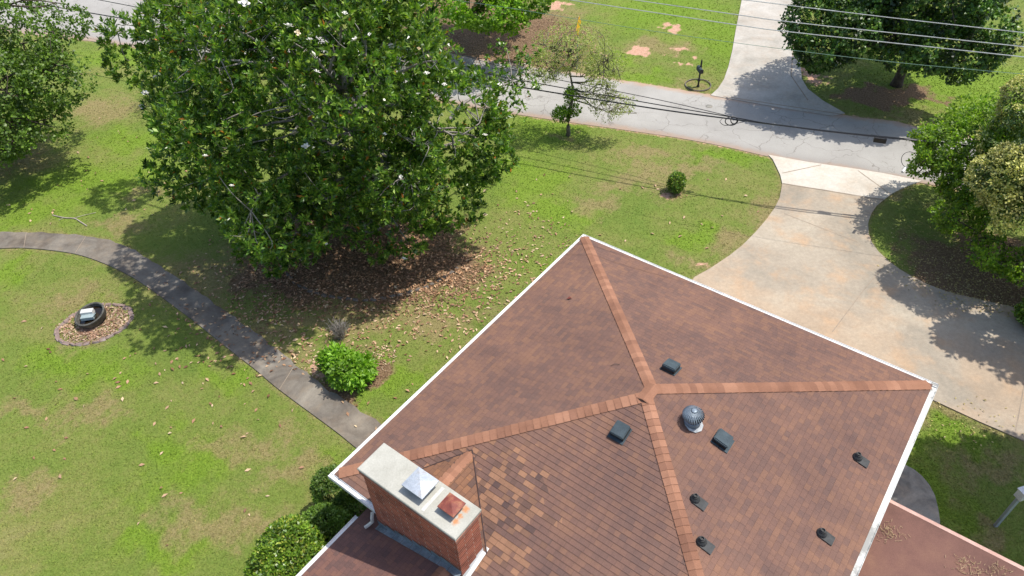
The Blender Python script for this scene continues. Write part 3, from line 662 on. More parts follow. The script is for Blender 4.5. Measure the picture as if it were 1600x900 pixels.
# step flashing along the chimney foot
mb = MB(); n_ = 9
for k in range(n_):
    a0, a1 = CL*k/n_+.004, CL*(k+1)/n_-.004; b0 = -.012-.002*(k % 2)
    zb0, zb1 = zw(min(a0, ridA)), zw(min(a1, ridA)); zt_ = zb1+.13
    mb.quad([CP(a0, b0, zb0+.01), CP(a1, b0, zb1+.01), CP(a1, b0, zt_), CP(a0, b0, zt_)])
    mb.quad([CP(a0, b0, zb0+.022), CP(a0, b0-.12, zb0+.022), CP(a1, b0-.12, zb1+.022), CP(a1, b0, zb1+.022)])
mb.build('step_flashing', M['lead'], chim)
def zroofCD(a, b): # height of front plane at chimney coords
    q = CP(a, b, 0); return corner['C'].z-((q-corner['C']).dot(Vector((nCD.x, nCD.y, 0))))/nCD.z
mb = MB()
for k in range(3):
    b0, b1 = k*CD/3, (k+1)*CD/3; z0, z1 = zroofCD(CL, b0), zroofCD(CL, b1)
    mb.quad([CP(CL+.012, b0, z0), CP(CL+.012, b1, z1), CP(CL+.012, b1, z1+.16), CP(CL+.012, b0, z1+.16)])
z0, z1 = zroofCD(CL, -.1), zroofCD(CL, CD); mb.quad([CP(CL+.01, -.1, z0+.024), CP(CL+.09, -.1, z0+.024), CP(CL+.09, CD+.1, z1+.045), CP(CL+.01, CD+.1, z1+.045)])
mb.build('side_flashing', M['white'], chim)
# cricket: saddle behind the chimney
zc = zroofCD(CL/2, CD)+.02; kk = .62
peak = atplane(738, 703, corner['C']+nCD*.012, nCD); L0 = atplane(640, 722, corner['C']+nCD*.015, nCD); pb = cb0-(peak-A).dot(w2)
L0 = CP(-.25, CD, zroofCD(-.25, CD)+.015); R0 = CP(CL+.1, CD, zroofCD(CL+.1, CD)+.015); ra = (peak-A).dot(u)-sC
ridge0 = CP(ra, CD, peak.z)
rd_ = (peak-ridge0).normalized(); mb = MB(); roofplane(mb, L0, L0+rd_*.002, ridge0, peak); roofplane(mb, R0, R0+rd_*.002, ridge0, peak)
cr = mb.build('chimney_cricket', M['cricketshingle'], roof)
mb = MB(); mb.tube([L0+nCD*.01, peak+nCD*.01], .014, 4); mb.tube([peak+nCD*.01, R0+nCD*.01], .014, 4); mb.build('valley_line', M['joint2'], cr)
nL, nR = pn(L0, peak, ridge0), pn(R0, peak, ridge0)
ridgecap(peak+(ridge0-peak)*.05, ridge0, nL, nR, .15, .14, parent=cr, z=.012)
# downspout on the wing roof
mb = MB(); p0 = CP(-.12, -.0, He-.07); p1 = CP(-.10, -.06, He-.18); zb = zw(-.1)+.06; mb.tube([p0, p1, CP(-.10, -.08, zb+.12), CP(-.16, -.16, zb+.03), CP(-.2, -.24, zb)], .042, 6); mb.build('downspout', M['downspout'], house)
# low roof (lower right), tucked under the gutter
q0, q1 = at(1393, 784, 2.75), at(1600, 885, 2.75); sL = (q0-A).dot(u); bL = (q0-A).dot(w2)
def LP(a, b, z): return HP(a, b, z)
mb = MB(); a0, a1, b1 = LAB-.6, LAB+7.0, bL+9
mb.prism([tuple(LP(a, b, 0).xy) for a, b in ((a0, bL), (a1, bL), (a1, b1), (a0, b1))], 2.55, 2.75); low = mb.build('low_roof', M['membrane'], house)
mb = MB(); p, q = LP(a0, bL, 0), LP(a1, bL, 0)
mb.quad([p+Vector((0, 0, 2.755)), q+Vector((0, 0, 2.755)), q-w2*.035+Vector((0, 0, 2.765)), p-w2*.035+Vector((0, 0, 2.765))]); mb.quad([p-w2*.035+Vector((0, 0, 2.765)), q-w2*.035+Vector((0, 0, 2.765)), q-w2*.035+Vector((0, 0, 2.60)), p-w2*.035+Vector((0, 0, 2.60))])
mb.quad([p+w2*.045+Vector((0, 0, 2.756)), q+w2*.045+Vector((0, 0, 2.756)), q+Vector((0, 0, 2.768)), p+Vector((0, 0, 2.768))]); mb.build('drip_edge', M['pinkedge'], low)
for a in (LAB+3.4, LAB+6.5): MB().box(LP(a, bL+.15, 1.27), .12, .12, 2.55, math.atan2(u.y, u.x)).build('post', M['white'], house)
# roof vents
def frame(n, down):
    d = (down-n*down.dot(n)).normalized(); s = d.cross(n); return Matrix((s, d, n)).transposed()
def boxvent(px, py, P0, n, down):
    p = atplane(px, py, P0+n*.12, n)-n*.12; rot = frame(n, down); mb = MB()
    mb.box(p+n*.022+rot@Vector((0, .03, 0)), 0.39, .42, .008, rot=rot); o = mb.build('box_vent', M['vent'], house)
    bm = bmesh.new(); bmesh.ops.create_cube(bm, size=1, matrix=Matrix.Translation(p+n*.13-Vector(o['world']))@rot.to_4x4()@Matrix.Diagonal((.33, .35, .09, 1)))
    bmesh.ops.bevel(bm, geom=bm.edges[:], offset=.02, segments=2, affect='EDGES'); me = bpy.data.meshes.new('hood'); bm.to_mesh(me); bm.free()
    h = link('hood', me, M['vent'], o, Vector(o['world'])); 
    mb = MB().box(p+n*.05, .33, .33, .07, rot=rot); mb.build('throat', M['black'], o)
boxvent(1049, 571, corner['A'], nAB, -w2); boxvent(969, 672, corner['C'], nCD, w2); boxvent(1130, 685, corner['B'], nBD, u)
def pipe(px, py, ph=.14, r=.045):
    n = nBD; p = atplane(px, py, corner['B']+n*.15, n)-Vector((0, 0, .15)); rot = frame(n, u); mb = MB()
    mb.box(p+n*.024+rot@Vector((0, .12, 0)), 0.22, .30, .008, rot=rot); mb.lathe(p+n*.02, [(.11, 0), (.10, .04), (r+.025, .08), (r+.015, .11)], 12); o = mb.build('pipe_boot', M['rubber'], house)
    mb = MB(); q = p+n*.02; nn = 12; i = 0
    mb.lathe(q+Vector((0, 0, 0)), [(r, 0), (r, ph), (r-.012, ph), (r-.012, ph-.12)], 12); mb.build('vent_pipe', M['rubber'], o)
for q in ((1087, 774), (1097, 841), (1342, 709), (1286, 828)): pipe(*q)
# turbine
n = nBD; p = atplane(1081, 660, corner['B'], n); mb = MB(); rot = frame(n, u)
mb.lathe(p+n*.03+rot@Vector((.02, .05, 0)), [(.22, 0), (.22, .004), (.0, .006)], 9, rot); tb = mb.build('turbine_vent', M['seal'], house)
mb = MB().lathe(p, [(.19, .0), (.18, .08), (.19, .13), (.16, .14)], 20); mb.build('turbine_neck', M['turb'], tb, True)
mb = MB(); nb = 28; hc = p+Vector((0, 0, .10))
for k in range(nb):
    t0 = 2*math.pi*k/nb; pts = []
    for j in range(9):
        f = j/8; ang = math.pi*(.48-f*.82); r_ = .235*math.cos(ang)+.01; z = .17+.15*math.sin(ang)
        pts.append((r_, z, t0+f*.5))
    for (ra, za, ta), (rb, zb_, tb_) in zip(pts, pts[1:]):
        dt = 2*math.pi/nb*.62
        mb.quad([hc+Vector((ra*math.cos(ta), ra*math.sin(ta), za)), hc+Vector((rb*math.cos(tb_), rb*math.sin(tb_), zb_)), hc+Vector((rb*.9*math.cos(tb_+dt), rb*.9*math.sin(tb_+dt), zb_)), hc+Vector((ra*.9*math.cos(ta+dt), ra*.9*math.sin(ta+dt), za))])
mb.build('turbine_fins', M['turb'], tb); MB().lathe(hc, [(.17, .03), (.19, .17), (.12, .28)], 16).build('turbine_core', M['black'], tb, True)
MB().lathe(hc+Vector((0, 0, .315)), [(.075, 0), (.05, .015), (0, .018)], 16).build('turbine_cap', M['turb'], tb, True)
# debris on the low roof and against a vent
def twiglets(name, spots, parent, mat, n_, s_, z, ln=.09, label=None):
    mb = MB(); rr = random.Random(5)
    for px, py in spots:
        c = at(px, py, z)
        for k in range(n_):
            p = c+Vector((rr.gauss(0, s_), rr.gauss(0, s_*.6), .008+.004*(k % 5))); t = rr.uniform(0, math.pi); d = Vector((math.cos(t), math.sin(t), rr.uniform(-.1, .2)))*rr.uniform(.4, 1)*ln
            mb.tube([p, p+d], .004, 3)
    return mb.build(name, mat, parent)
deb = twiglets('pine_debris', [(1384, 826), (1395, 838), (1505, 880), (1558, 892), (1520, 895)], None, M['straw'], 40, .14, 2.76); tag(deb, 'dry pine needles scattered over the flat brown roof', 'pine needles', kind='stuff')

for px, py, L, nm, mt, lab in ((885, 467, .16, 'dead_leaf', M['rusthood'], 'curled reddish dead leaf lying on the left roof slope'), (954, 571, .22, 'twig', M['bark'], 'short dark twig lying on the left roof slope')):
    p = atplane(px, py, corner['A']+nAC*.02, nAC); mb = MB(); d = (u-w2*.6).normalized(); d = (d-nAC*d.dot(nAC)).normalized(); sd = nAC.cross(d)
    if nm == 'twig': mb.tube([p, p+d*L*.5+sd*.02+nAC*.01, p+d*L], .006, 4)
    else: mb.quad([p, p+d*L*.5+sd*L*.3+nAC*.03, p+d*L, p+d*L*.5-sd*L*.3+nAC*.03]); mb.quad([p+d*L*.5, p+d*L*.6+sd*L*.5+nAC*.03, p+d*L*.8+nAC*.01])
    tag(mb.build(nm, mt, None, origin=p), lab, nm.replace('_', ' '))
# ------------------------------------------------------------------ trees
def shade(c, k): return tuple(q*k for q in c)
ML = leafmat('magnolia_leaf', [(0, (.044, .105, .02)), (.3, (.08, .17, .026)), (.65, (.138, .24, .034)), (.9, (.225, .33, .05)), (.985, (.32, .42, .09)), (.992, (.35, .13, .03)), (1, (.42, .16, .04))], .31, .3, spec=.5, patchscale=2.6, patch=.5)
MAP = leafmat('maple_leaf', [(0, (.055, .11, .014)), (.5, (.10, .18, .022)), (1, (.18, .28, .04))], .45, .28, patchscale=1.6, patch=.4)
MAPB = leafmat('bright_maple_leaf', [(0, (.11, .22, .015)), (.5, (.17, .31, .02)), (1, (.25, .41, .03))], .5, .4)
DARK = leafmat('dark_maple_leaf', [(0, (.035, .08, .018)), (.5, (.065, .14, .028)), (.9, (.13, .23, .04)), (1, (.24, .34, .06))], .42, .22, patchscale=1.2, patch=.65)
PALE = leafmat('pale_sparse_leaf', [(0, (.24, .30, .09)), (.5, (.33, .38, .14)), (1, (.44, .42, .2))], .6, .45)
MYR = leafmat('myrtle_leaf', [(0, (.08, .16, .018)), (.5, (.165, .28, .024)), (1, (.30, .42, .045))], .5, .45, patchscale=1.5, patch=.4)
FLOW = leafmat('cream_blossom_leaf', [(0, (.22, .27, .06)), (.3, (.48, .48, .14)), (.6, (.68, .66, .22)), (1, (.84, .80, .38))], .7, .35, tcol=(1, 1, .7))
PRIV = leafmat('privet_leaf', [(0, (.05, .10, .02)), (.6, (.11, .18, .04)), (1, (.26, .32, .11))], .5, .25)
BRI = leafmat('bright_shrub_leaf', [(0, (.13, .27, .02)), (.5, (.20, .38, .03)), (1, (.30, .50, .05))], .5, .4)
HOL = leafmat('holly_leaf', [(0, (.06, .13, .012)), (.45, (.12, .22, .02)), (.85, (.21, .32, .035)), (1, (.42, .42, .08))], .35, .2, patchscale=4)
BOX = leafmat('boxwood_leaf', [(0, (.08, .16, .02)), (.6, (.13, .24, .03)), (1, (.21, .33, .045))], .5, .25)
def tree(name, base, label, cat, lobes, n, k, L, W, lm, bark, r0, height, seed, twigs=0, group=None, lean=(0, 0), forks=2, stems=1, kw=None, tr=.012, cl=None):
    rng = np.random.default_rng(seed); t = thing(name, Vector(base), label, cat, group); t['world'] = tuple(t.location)
    P, Nn = crown(t, lobes, n, k, L, W, lm, rng, cl=cl or L, **(kw or {}))
    limbs(t, base, height, lobes, r0, bark, rng, P, twigs, lean=lean, forks=forks, stems=stems, tr=tr)
    return t, P
def lobeset(cx_, cy_, cz_, rx, ry, rz, n, rng, k=.5, zlo=-.8):
    out = [(cx_, cy_, cz_, rx*.72, ry*.72, rz*.78)]
    for i in range(n):
        d = unit(rng.normal(size=3)); d[2] = max(d[2], zlo); s = rng.uniform(.8, 1.15)*k
        out.append((cx_+d[0]*rx*(1-k*.8), cy_+d[1]*ry*(1-k*.8), cz_+d[2]*rz*(1-k*.8), rx*s, ry*s, rz*s))
    return out
rg = np.random.default_rng(11)
MC = (-5.95, 22.3, 6.0)
mlobes = lobeset(*MC, 5.8, 5.5, 5.6, 34, rg, .30, -.9)
mlobes += [(*at(690, 300, 2.6), 1.6, 1.4, 1.5), (*at(350, 300, 2.8), 1.3, 1.2, 1.3), (*at(440, 370, 2.4), 1.5, 1.2, 1.3), (*at(610, 360, 2.2), 1.4, 1.1, 1.2), (*at(745, 235, 4.0), 1.3, 1.2, 1.1), (*at(215, 80, 6), 1.3, 1.3, 1.3), (*at(285, 170, 5), 1.5, 1.3, 1.3)]
magn, MP = tree('magnolia_tree', (MC[0]+.6, MC[1]+.3, 0), 'huge dark glossy magnolia with white blossoms shading the lawn beside the house', 'tree', mlobes, 12500, 9, .21, .088, ML, M['greybark'], .30, 9, 3, twigs=420, forks=2, tr=.011, cl=.13, kw=dict(thr=-.27, inner=.66, bump=.2, rosette=True))
# the open branch reaching out to the right of the crown
rb = np.random.default_rng(8); bs = at(765, 168, 4.2); tips = [at(x, y, h) for x, y, h in ((792, 78, 4.6), (770, 96, 4.3), (812, 96, 4.5), (748, 122, 4.2), (780, 120, 4.3), (822, 125, 4.2), (800, 150, 4.0), (826, 90, 4.7), (775, 200, 3.8), (815, 170, 4.0), (790, 215, 3.6), (765, 235, 3.4), (736, 130, 4.1), (805, 130, 4.1))]
mb = MB(); s0 = at(700, 190, 4.3); f1 = at(745, 150, 4.4); f2 = at(800, 128, 4.3)
mb.tube(smoothpath([s0, at(720, 165, 4.4), f1, at(775, 138, 4.4), f2, at(830, 126, 4.3)], 4), [.07-.0025*i for i in range(21)], 5); VV = []
for tp in tips:
    a_ = min((f1, f2, at(720, 165, 4.4)), key=lambda q: (q-tp).length); mb.tube(smoothpath([a_, a_.lerp(tp, .5)+Vector((.05, 0, -.05)), tp], 3), [.025, .02, .017, .015, .012, .01, .008], 4)
    for j in range(13):
        q = np.array(tp)+rb.normal(size=3)*.26; ax = unit(rb.normal(size=3)*.5+np.array([0, 0, 1])); Dd = unit(ax*.4+unit(rb.normal(size=(8, 3)))*.95); Nf = unit(ax+rb.normal(size=(8, 3))*.4)
        VV.append(leaves(np.repeat(q[None], 8, 0), Dd, Nf, .19*(.7+.5*rb.random(8)), .085*(.8+.3*rb.random(8))))
mb.build('branch', M['greybark'], magn, True); quadmesh('branch_leaves', np.concatenate(VV), ML, magn, magn.location)
# blossoms
def hit(px, py, P, tol=.35):
    d = np.array(_ray(px, py).normalized()); O = np.array([0, 0, H]); rel = P-O; t = rel @ d; dist = np.linalg.norm(rel-t[:, None]*d, axis=1)
    ok = np.where(dist < tol)[0]
    if not len(ok): return Vector(P[np.argmin(dist)])+Vector((0, 0, .08))
    i = min(ok, key=lambda q: t[q]); return Vector(P[i]*.5+(O+d*t[i])*.5-d*.15)
M['petal'] = varied('magnolia_petal', (.72, .70, .60), (.82, .80, .74), 6, .5, bump=0)
M['petal2'] = varied('fading_petal', (.55, .42, .22), (.7, .62, .45), 6, .5, bump=0)
for i, (px, py, s_) in enumerate([(372, 5, 1.3), (445, 35, 1.2), (456, 45, .8), (486, 61, .8), (556, 68, 1.1), (218, 145, 1.1), (191, 171, .9), (238, 128, .8), (494, 120, .8), (454, 210, 1.0), (474, 227, 1.1), (670, 120, .8), (695, 128, .7), (763, 214, .8), (630, 408, .9), (626, 284, .7), (765, 335, .8), (544, 17, .7), (315, 248, .7), (532, 401, .5), (833, 86, .6), (357, 296, .7), (584, 50, .5), (662, 82, .5), (605, 213, .5)]):
    c = hit(px, py, MP); q = random.Random(i); mb = MB(); tilt = Matrix.Rotation(q.uniform(-.5, .5), 3, 'X')@Matrix.Rotation(q.uniform(-.5, .5), 3, 'Y'); k = 8
    for j in range(k):
        t = 2*math.pi*j/k+q.uniform(-.2, .2); op = .5 if j % 2 else .9; L = .13*s_*q.uniform(.85, 1.1)
        d = Vector((math.cos(t), math.sin(t), .0)); sd = Vector((-math.sin(t), math.cos(t), 0))
        P0 = c; P1 = c+tilt@(d*L*.55*op+Vector((0, 0, L*.25))); P2 = c+tilt@(d*L*op+Vector((0, 0, L*(.62 if j % 2 else .3))))
        mb.quad([P0-tilt@(sd*L*.1), P0+tilt@(sd*L*.1), P1+tilt@(sd*L*.38), P1-tilt@(sd*L*.38)]); mb.quad([P1-tilt@(sd*L*.38), P1+tilt@(sd*L*.38), P2+tilt@(sd*L*.15), P2-tilt@(sd*L*.15)])
    mb.build('blossom', M['petal2'] if i % 7 == 2 else M['petal'], magn)

tl = lobeset(-22.6, 28.6, 4.6, 4.6, 4.6, 4.1, 18, rg, .38, -.75)+[(*at(95, 30, 5.5), 1.1, 1.1, 1.0), (*at(90, 130, 4), 1.4, 1.3, 1.2), (*at(60, 180, 3), 1.3, 1.3, 1.2), (*at(20, 130, 4), 2, 2, 2)]
tree('maple_tree', (-23.5, 29.5, 0), 'mid green leafy tree cut by the left edge of the photo', 'tree', tl, 7500, 7, .13, .11, MAP, M['bark'], .2, 6, 5, twigs=260, kw=dict(thr=-.2, inner=.55))
tr = lobeset(18.4, 31.8, 5.0, 4.8, 4.2, 3.6, 18, rg, .38, -.5)+[(*at(x, y, h), r, r, r*.8) for x, y, h, r in ((1290, 60, 3.4, 1.5), (1280, 30, 4, 1.5), (1340, 50, 3.9, 1.3), (1400, 72, 3.5, 1.2), (1460, 70, 3.6, 1.3), (1510, 75, 3.3, 1.4), (1530, 45, 4, 1.5), (1278, 88, 2.5, .8), (1500, 102, 2.5, .8))]
tree('maple_tree', (19.08, 31.63, 0), 'large dark green rounded tree standing across the road beside the far driveway', 'tree', tr, 11000, 7, .15, .13, DARK, M['bark'], .26, 5.5, 6, twigs=120, kw=dict(thr=-.3, inner=.65))
tc = lobeset(-.6, 39.8, 5.6, 4.2, 3.0, 2.8, 12, rg, .4, -.5)+[(*at(x, y, h), r, r, r*.7) for x, y, h, r in ((760, 10, 3.6, 1.5), (795, 25, 3, 1.0), (730, 6, 3.5, 1.3), (830, 0, 3.4, 1.1), (765, 22, 2.9, .8))]
tree('maple_tree', (0, 40.5, 0), 'bright yellow green tree over the brown pine straw at the top of the photo', 'tree', tc, 4200, 7, .18, .15, MAPB, M['bark'], .22, 6, 9, twigs=60, kw=dict(thr=-.3))
tree('feathery_tree', (-5.5, 33.5, 0), 'fine leaved yellow green tree half hidden behind the magnolia crown', 'tree', [(-5.5, 33.5, 4.2, 2.2, 2.2, 2.2), (-4.3, 34, 5.6, 1.7, 1.6, 1.5), (-14.5, 34.5, 3.6, 2.3, 2, 1.8)], 2600, 7, .10, .05, MYR, M['greybark'], .12, 4, 19, twigs=80, kw=dict(thr=-.2, inner=.4))
# sparse small tree
sb = at(888, 212)
sp_l = [(sb.x+.1, sb.y+.5, 3.9, 1.7, 1.4, .95), (sb.x-.9, sb.y, 3.5, 1.0, .9, .8), (sb.x+1.5, sb.y+.2, 3.2, .9, .9, .8), (sb.x+1.9, sb.y-.6, 1.7, 1.0, .6, .5), (sb.x+1.2, sb.y-.3, 2.3, .8, .6, .5)]
st_, SP = tree('sparse_tree', sb, 'thin half bare small tree with tiny pale leaves beside the road', 'tree', sp_l, 2500, 5, .07, .045, PALE, M['twigbark'], .10, 3.2, 12, twigs=260, forks=3, kw=dict(thr=-.5, inner=.3), tr=.011)
rng = np.random.default_rng(2); crown(st_, [(sb.x-.15, sb.y, 1.6, .4, .4, .45), (sb.x+.2, sb.y, 1.35, .35, .3, .35), (sb.x-.35, sb.y, 1.15, .3, .3, .25), (sb.x+.05, sb.y, 2.05, .3, .3, .3)], 330, 7, .10, .06, MYR, rng, cl=.08, name='sucker_leaves', inner=.1, thr=-.15, bump=.3, nscale=1.5)
# right-hand trees
r6 = at(1528, 350)
r6l = [(*at(1500, 335, 1.9), .95, .8, .45), (*at(1565, 395, 1.5), 1.0, .8, .5), (*at(1450, 212, 2.8), .6, .6, .4), (*at(1598, 415, 1.3), .8, .7, .5), (*at(1445, 262, 2.4), .6, .6, .4), (16.6, 21.2, 2.9, 1.9, 1.7, 1.2), (15.9, 21.8, 2.9, 1.0, 1.0, .8), (17.4, 22.6, 3.0, 1.6, 1.4, 1.2), (17.9, 20.6, 3.2, 1.7, 1.5, 1.3), (16.0, 20.3, 2.2, 1.0, .8, .6), (18.8, 19.6, 3.0, 1.6, 1.4, 1.3), (16.4, 22.8, 2.2, 1.0, .9, .6), (17.4, 19.2, 2.2, .9, .8, .7)]
tree('myrtle_tree', r6, 'wide bright green multi-stemmed tree on the island right of the driveway', 'tree', r6l, 5000, 7, .12, .075, MYR, M['bark'], .06, 2.2, 14, twigs=250, stems=5, kw=dict(thr=-.25, inner=.45))
r7 = Vector((19.6, 21.6, 0))
r7l = [(*at(x, y, h), r, r, r*1.05) for x, y, h, r in ((1580, 215, 4.3, .95), (1562, 285, 3.7, .9), (1598, 330, 3.3, .9), (1608, 165, 5.0, .8), (1625, 250, 4.4, 1.3), (1590, 265, 4.3, .8))]
t7, P7 = tree('blossoming_tree', r7, 'cream flowering bushy tree cut by the right edge, behind the bright green tree', 'tree', r7l, 1900, 7, .11, .06, PRIV, M['bark'], .12, 3.2, 15, twigs=60, stems=2, kw=dict(thr=-.3, inner=.5))
rng = np.random.default_rng(21); crown(t7, [tuple(np.array(l)*np.array([1, 1, 1, 1.04, 1.04, 1.04])+np.array([0, 0, .1, 0, 0, 0])) for l in r7l], 3200, 6, .085, .06, FLOW, rng, cl=.10, name='blossom_clusters', inner=.92, thr=-.1)
# trees beyond the right edge of the frame that shade the driveway and side lawn
for i, (x, y, z, rx, ry, rz) in enumerate([(19.5, 15.0, 5.6, 3.6, 2.1, 2.8), (16.5, 10.3, 7.0, 3.2, 2.6, 2.6), (20.6, 18.4, 5.2, 2.8, 1.7, 2.3)]):
    tree('shade_tree', (x+.3, y, 0), ['tall dark tree just outside the right edge shading the driveway', 'tall dark tree outside the lower right corner shading the side lawn', 'dark tree outside the right edge, behind the shaded leaf bed'][i], 'tree', lobeset(x, y, z, rx, ry, rz, 9, rg, .42, -.5), 4200, 7, .2, .16, DARK, M['bark'], .2, z, 30+i, kw=dict(thr=-.25, inner=.5))
# shrubs
def shrub(name, base, label, lobes, n, k, L, W, lm, seed, cat='shrub', **kw):
    rng = np.random.default_rng(seed); t = thing(name, Vector(base), label, cat); t['world'] = tuple(t.location)
    P, _ = crown(t, lobes, n, k, L, W, lm, rng, cl=L*.8, name='foliage', **kw)
    mb = MB()
    for i in range(9):
        q = Vector(P[rng.integers(len(P))]); b = Vector(base)+Vector((rng.normal()*.05, rng.normal()*.05, -.02)); mb.tube(smoothpath([b, b.lerp(q, .5)+Vector((0, 0, .1)), b.lerp(q, .93)], 3), [.02, .018, .016, .014, .012, .01, .008], 4)
    mb.build('stem', M['bark'], t); return t
p = at(548, 588); shrub('glossy_shrub', p, 'bright green glossy shrub in pine straw between the walkway and the eave', [(p.x-.05, p.y-.25, .62, .78, .62, .5), (p.x+.35, p.y-.1, .5, .5, .5, .42), (p.x-.35, p.y+.1, .7, .5, .45, .4), (p.x+.3, p.y-.35, .4, .42, .35, .3)], 620, 8, .15, .075, BRI, 41, inner=.5, thr=-.5)
p = at(1055, 300); shrub('round_shrub', p, 'small round clipped shrub alone on the front lawn', [(p.x, p.y, .48, .33, .33, .42)], 420, 7, .08, .045, HOL, 42, inner=.6, thr=-.6, bump=.08)
def hedge(px, py, zc, r, rz, label, name, seed, n, L, W, lm, extra=()):
    c = at(px, py, zc); lb = [(c.x, c.y, zc, r, r*.92, rz), (c.x, c.y, zc*.55, r*.95, r*.88, zc*.55)]+[(c.x+a, c.y+b, zc+d, q, q, q*.9) for a, b, d, q in extra]
    shrub(name, Vector((c.x, c.y, 0)), label, lb, n, 7, L, W, lm, seed, inner=.82, thr=-.7, bump=.05)
hedge(521, 763, 1.2, .60, .62, 'round clipped boxwood under the corner of the eave', 'boxwood_shrub', 43, 2800, .055, .035, BOX, [(.25, .1, .05, .5)])
hedge(550, 800, .7, .5, .55, 'low dark boxwood in the chimney shadow, squeezed against the wing gutter', 'boxwood_shrub', 44, 1300, .055, .035, BOX)
hedge(508, 822, 1.0, .58, .6, 'mid sized holly behind the biggest hedge, half in shadow', 'holly_shrub', 45, 1900, .07, .05, BOX, [(.3, -.1, -.1, .5)])
hedge(458, 866, 1.2, .82, .7, 'largest yellow green glossy holly at the lower end of the wing gutter', 'holly_shrub', 46, 4600, .085, .055, HOL, [(-.3, -.35, -.1, .7), (.2, -.5, 0, .78), (-.1, .3, -.1, .66), (0, -.9, .05, .7)])
p = at(1665, 520); shrub('laurel_shrub', p, 'dark leafy shrub at the right edge where the shaded bed meets the driveway', [(p.x, p.y, .7, 1.0, .7, .7), (p.x-.7, p.y-.1, .4, .6, .45, .4), (p.x-.9, p.y+.5, .5, .5, .5, .4)], 1100, 7, .12, .07, HOL, 47, inner=.5, thr=-.5)
# dead twiggy shrub
p = at(533, 528); t = thing('dead_shrub', p, 'leafless grey twiggy shrub just behind the bright green shrub', 'shrub'); mb = MB(); rr = random.Random(9)
for k in range(150):
    a_ = rr.uniform(0, 2*math.pi); e_ = rr.uniform(.1, 1); d = Vector((math.cos(a_)*e_*.42, math.sin(a_)*e_*.38, rr.uniform(.35, .75))); b = p+Vector((rr.gauss(0, .04), rr.gauss(0, .04), 0)); q = b+d; mb.tube([b, b+d*.5+Vector((0, 0, .05)), q], [.008, .006, .004], 3, False)
    for j in range(2): s_ = b+d*rr.uniform(.4, .9); mb.tube([s_, s_+Vector((rr.gauss(0, .12), rr.gauss(0, .12), rr.uniform(.02, .16)))], .003, 3, False)
mb.build('twigs', M['greybark'], t)

# ------------------------------------------------------------------ cables
def cable(name, pts, r, mat, label, cat, extend=True, parent=None):
    P = [at(x, y, h) for x, y, h in pts]
    if extend: P = [P[0]+(P[0]-P[1]).normalized()*25]+P+[P[-1]+(P[-1]-P[-2]).normalized()*25]
    mb = MB().tube(smoothpath(P, 8), r, 5); o = mb.build(name, mat, None, origin=P[len(P)//2]); return tag(o, label, cat)
HW = 10
cable('power_line', [(892, 0, HW), (1152, 39, HW), (1245, 51, HW), (1600, 89, HW)], .011, M['wire'], 'pale bare power wire, lowest of the three thick ones crossing the dark tree', 'power line')
cable('power_line', [(992, 0, HW), (1152, 23, HW), (1250, 36, HW), (1600, 73, HW)], .011, M['wire'], 'pale bare power wire, middle of the three thick ones crossing the dark tree', 'power line')
cable('power_line', [(1165, 0, HW), (1262, 12, HW), (1430, 32, HW), (1600, 51, HW)], .011, M['wire'], 'pale bare power wire nearest the top right corner of the photo', 'power line')
cable('neutral_wire', [(710, 0, 6.5), (800, 13, 6.5), (860, 23, 6.5), (1050, 53, 6.5), (1250, 80, 6.5), (1425, 100, 6.5), (1600, 116, 6.5)], .008, M['greenwire'], 'thin greenish wire below the three pale power wires', 'wire')
HC = 3.1
cable('phone_cable', [(690, 80, HC), (725, 87, HC), (822, 114, HC), (1025, 155, HC), (1160, 186, HC), (1200, 192.5, HC), (1300, 205, HC), (1440, 219, HC), (1520, 228, HC)], .014, M['cable'], 'thin black cable, farthest of the three sagging over the road', 'cable')
cable('phone_cable', [(690, 102, HC), (800, 123, HC), (1025, 163, HC), (1150, 184, HC), (1200, 193, HC+.03), (1300, 206, HC), (1440, 220, HC), (1520, 229, HC)], .02, M['cable'], 'black cable, middle of the three sagging over the road', 'cable')
cable('phone_cable', [(690, 115, HC), (800, 134, HC), (1025, 170, HC), (1175, 190, HC), (1230, 197, HC), (1300, 206, HC+.05), (1440, 220.5, HC+.04), (1520, 229, HC)], .028, M['cable'], 'thickest black cable, nearest the house of the three over the road', 'cable')
t = thing('cable_loop', at(1145, 190, HC), 'coiled black splice loop hanging on the thickest cable above the road', 'cable coil')
t['world'] = tuple(t.location); ctr = at(1143, 189, HC-.12)
def loop(c, rx, rz, tx=0, n=20): return [c+Vector((math.cos(2*math.pi*k/n)*rx, math.sin(2*math.pi*k/n)*.08+tx, math.sin(2*math.pi*k/n)*rz)) for k in range(n+1)]
MB().tube(loop(ctr, .24, .14), .02, 5, False).build('coil', M['cable'], t); MB().tube(loop(ctr+Vector((.1, 0, 0)), .12, .1, .03), .02, 5, False).build('coil', M['cable'], t)
MB().tube(smoothpath([at(1130, 184, HC), at(1125, 190, HC-.05), at(1133, 196, HC-.1), at(1150, 193, HC-.05), at(1166, 189, HC)], 5), .012, 5, False).build('slack_loop', M['cable'], t)
c = at(1375, 218.5, HC-.1); mb = MB().box(c, .42, .16, .17, math.atan2(-.42, 1)); mb.tube([c+Vector((-.17, .06, .02)), c+Vector((-.19, .08, .15))], .01, 4); mb.tube([c+Vector((.17, -.08, .02)), c+Vector((.15, -.06, .15))], .01, 4); tag(mb.build('splice_box', M['black'], None, origin=c), 'small black box hanging from the cable bundle over the road', 'cable box')
t = thing('cable_hoop', at(1421, 250, 2.6), 'thin black wire hoop with a white tag hanging near the bright green tree', 'wire hoop'); t['world'] = tuple(t.location); c = at(1421, 250, 2.6)
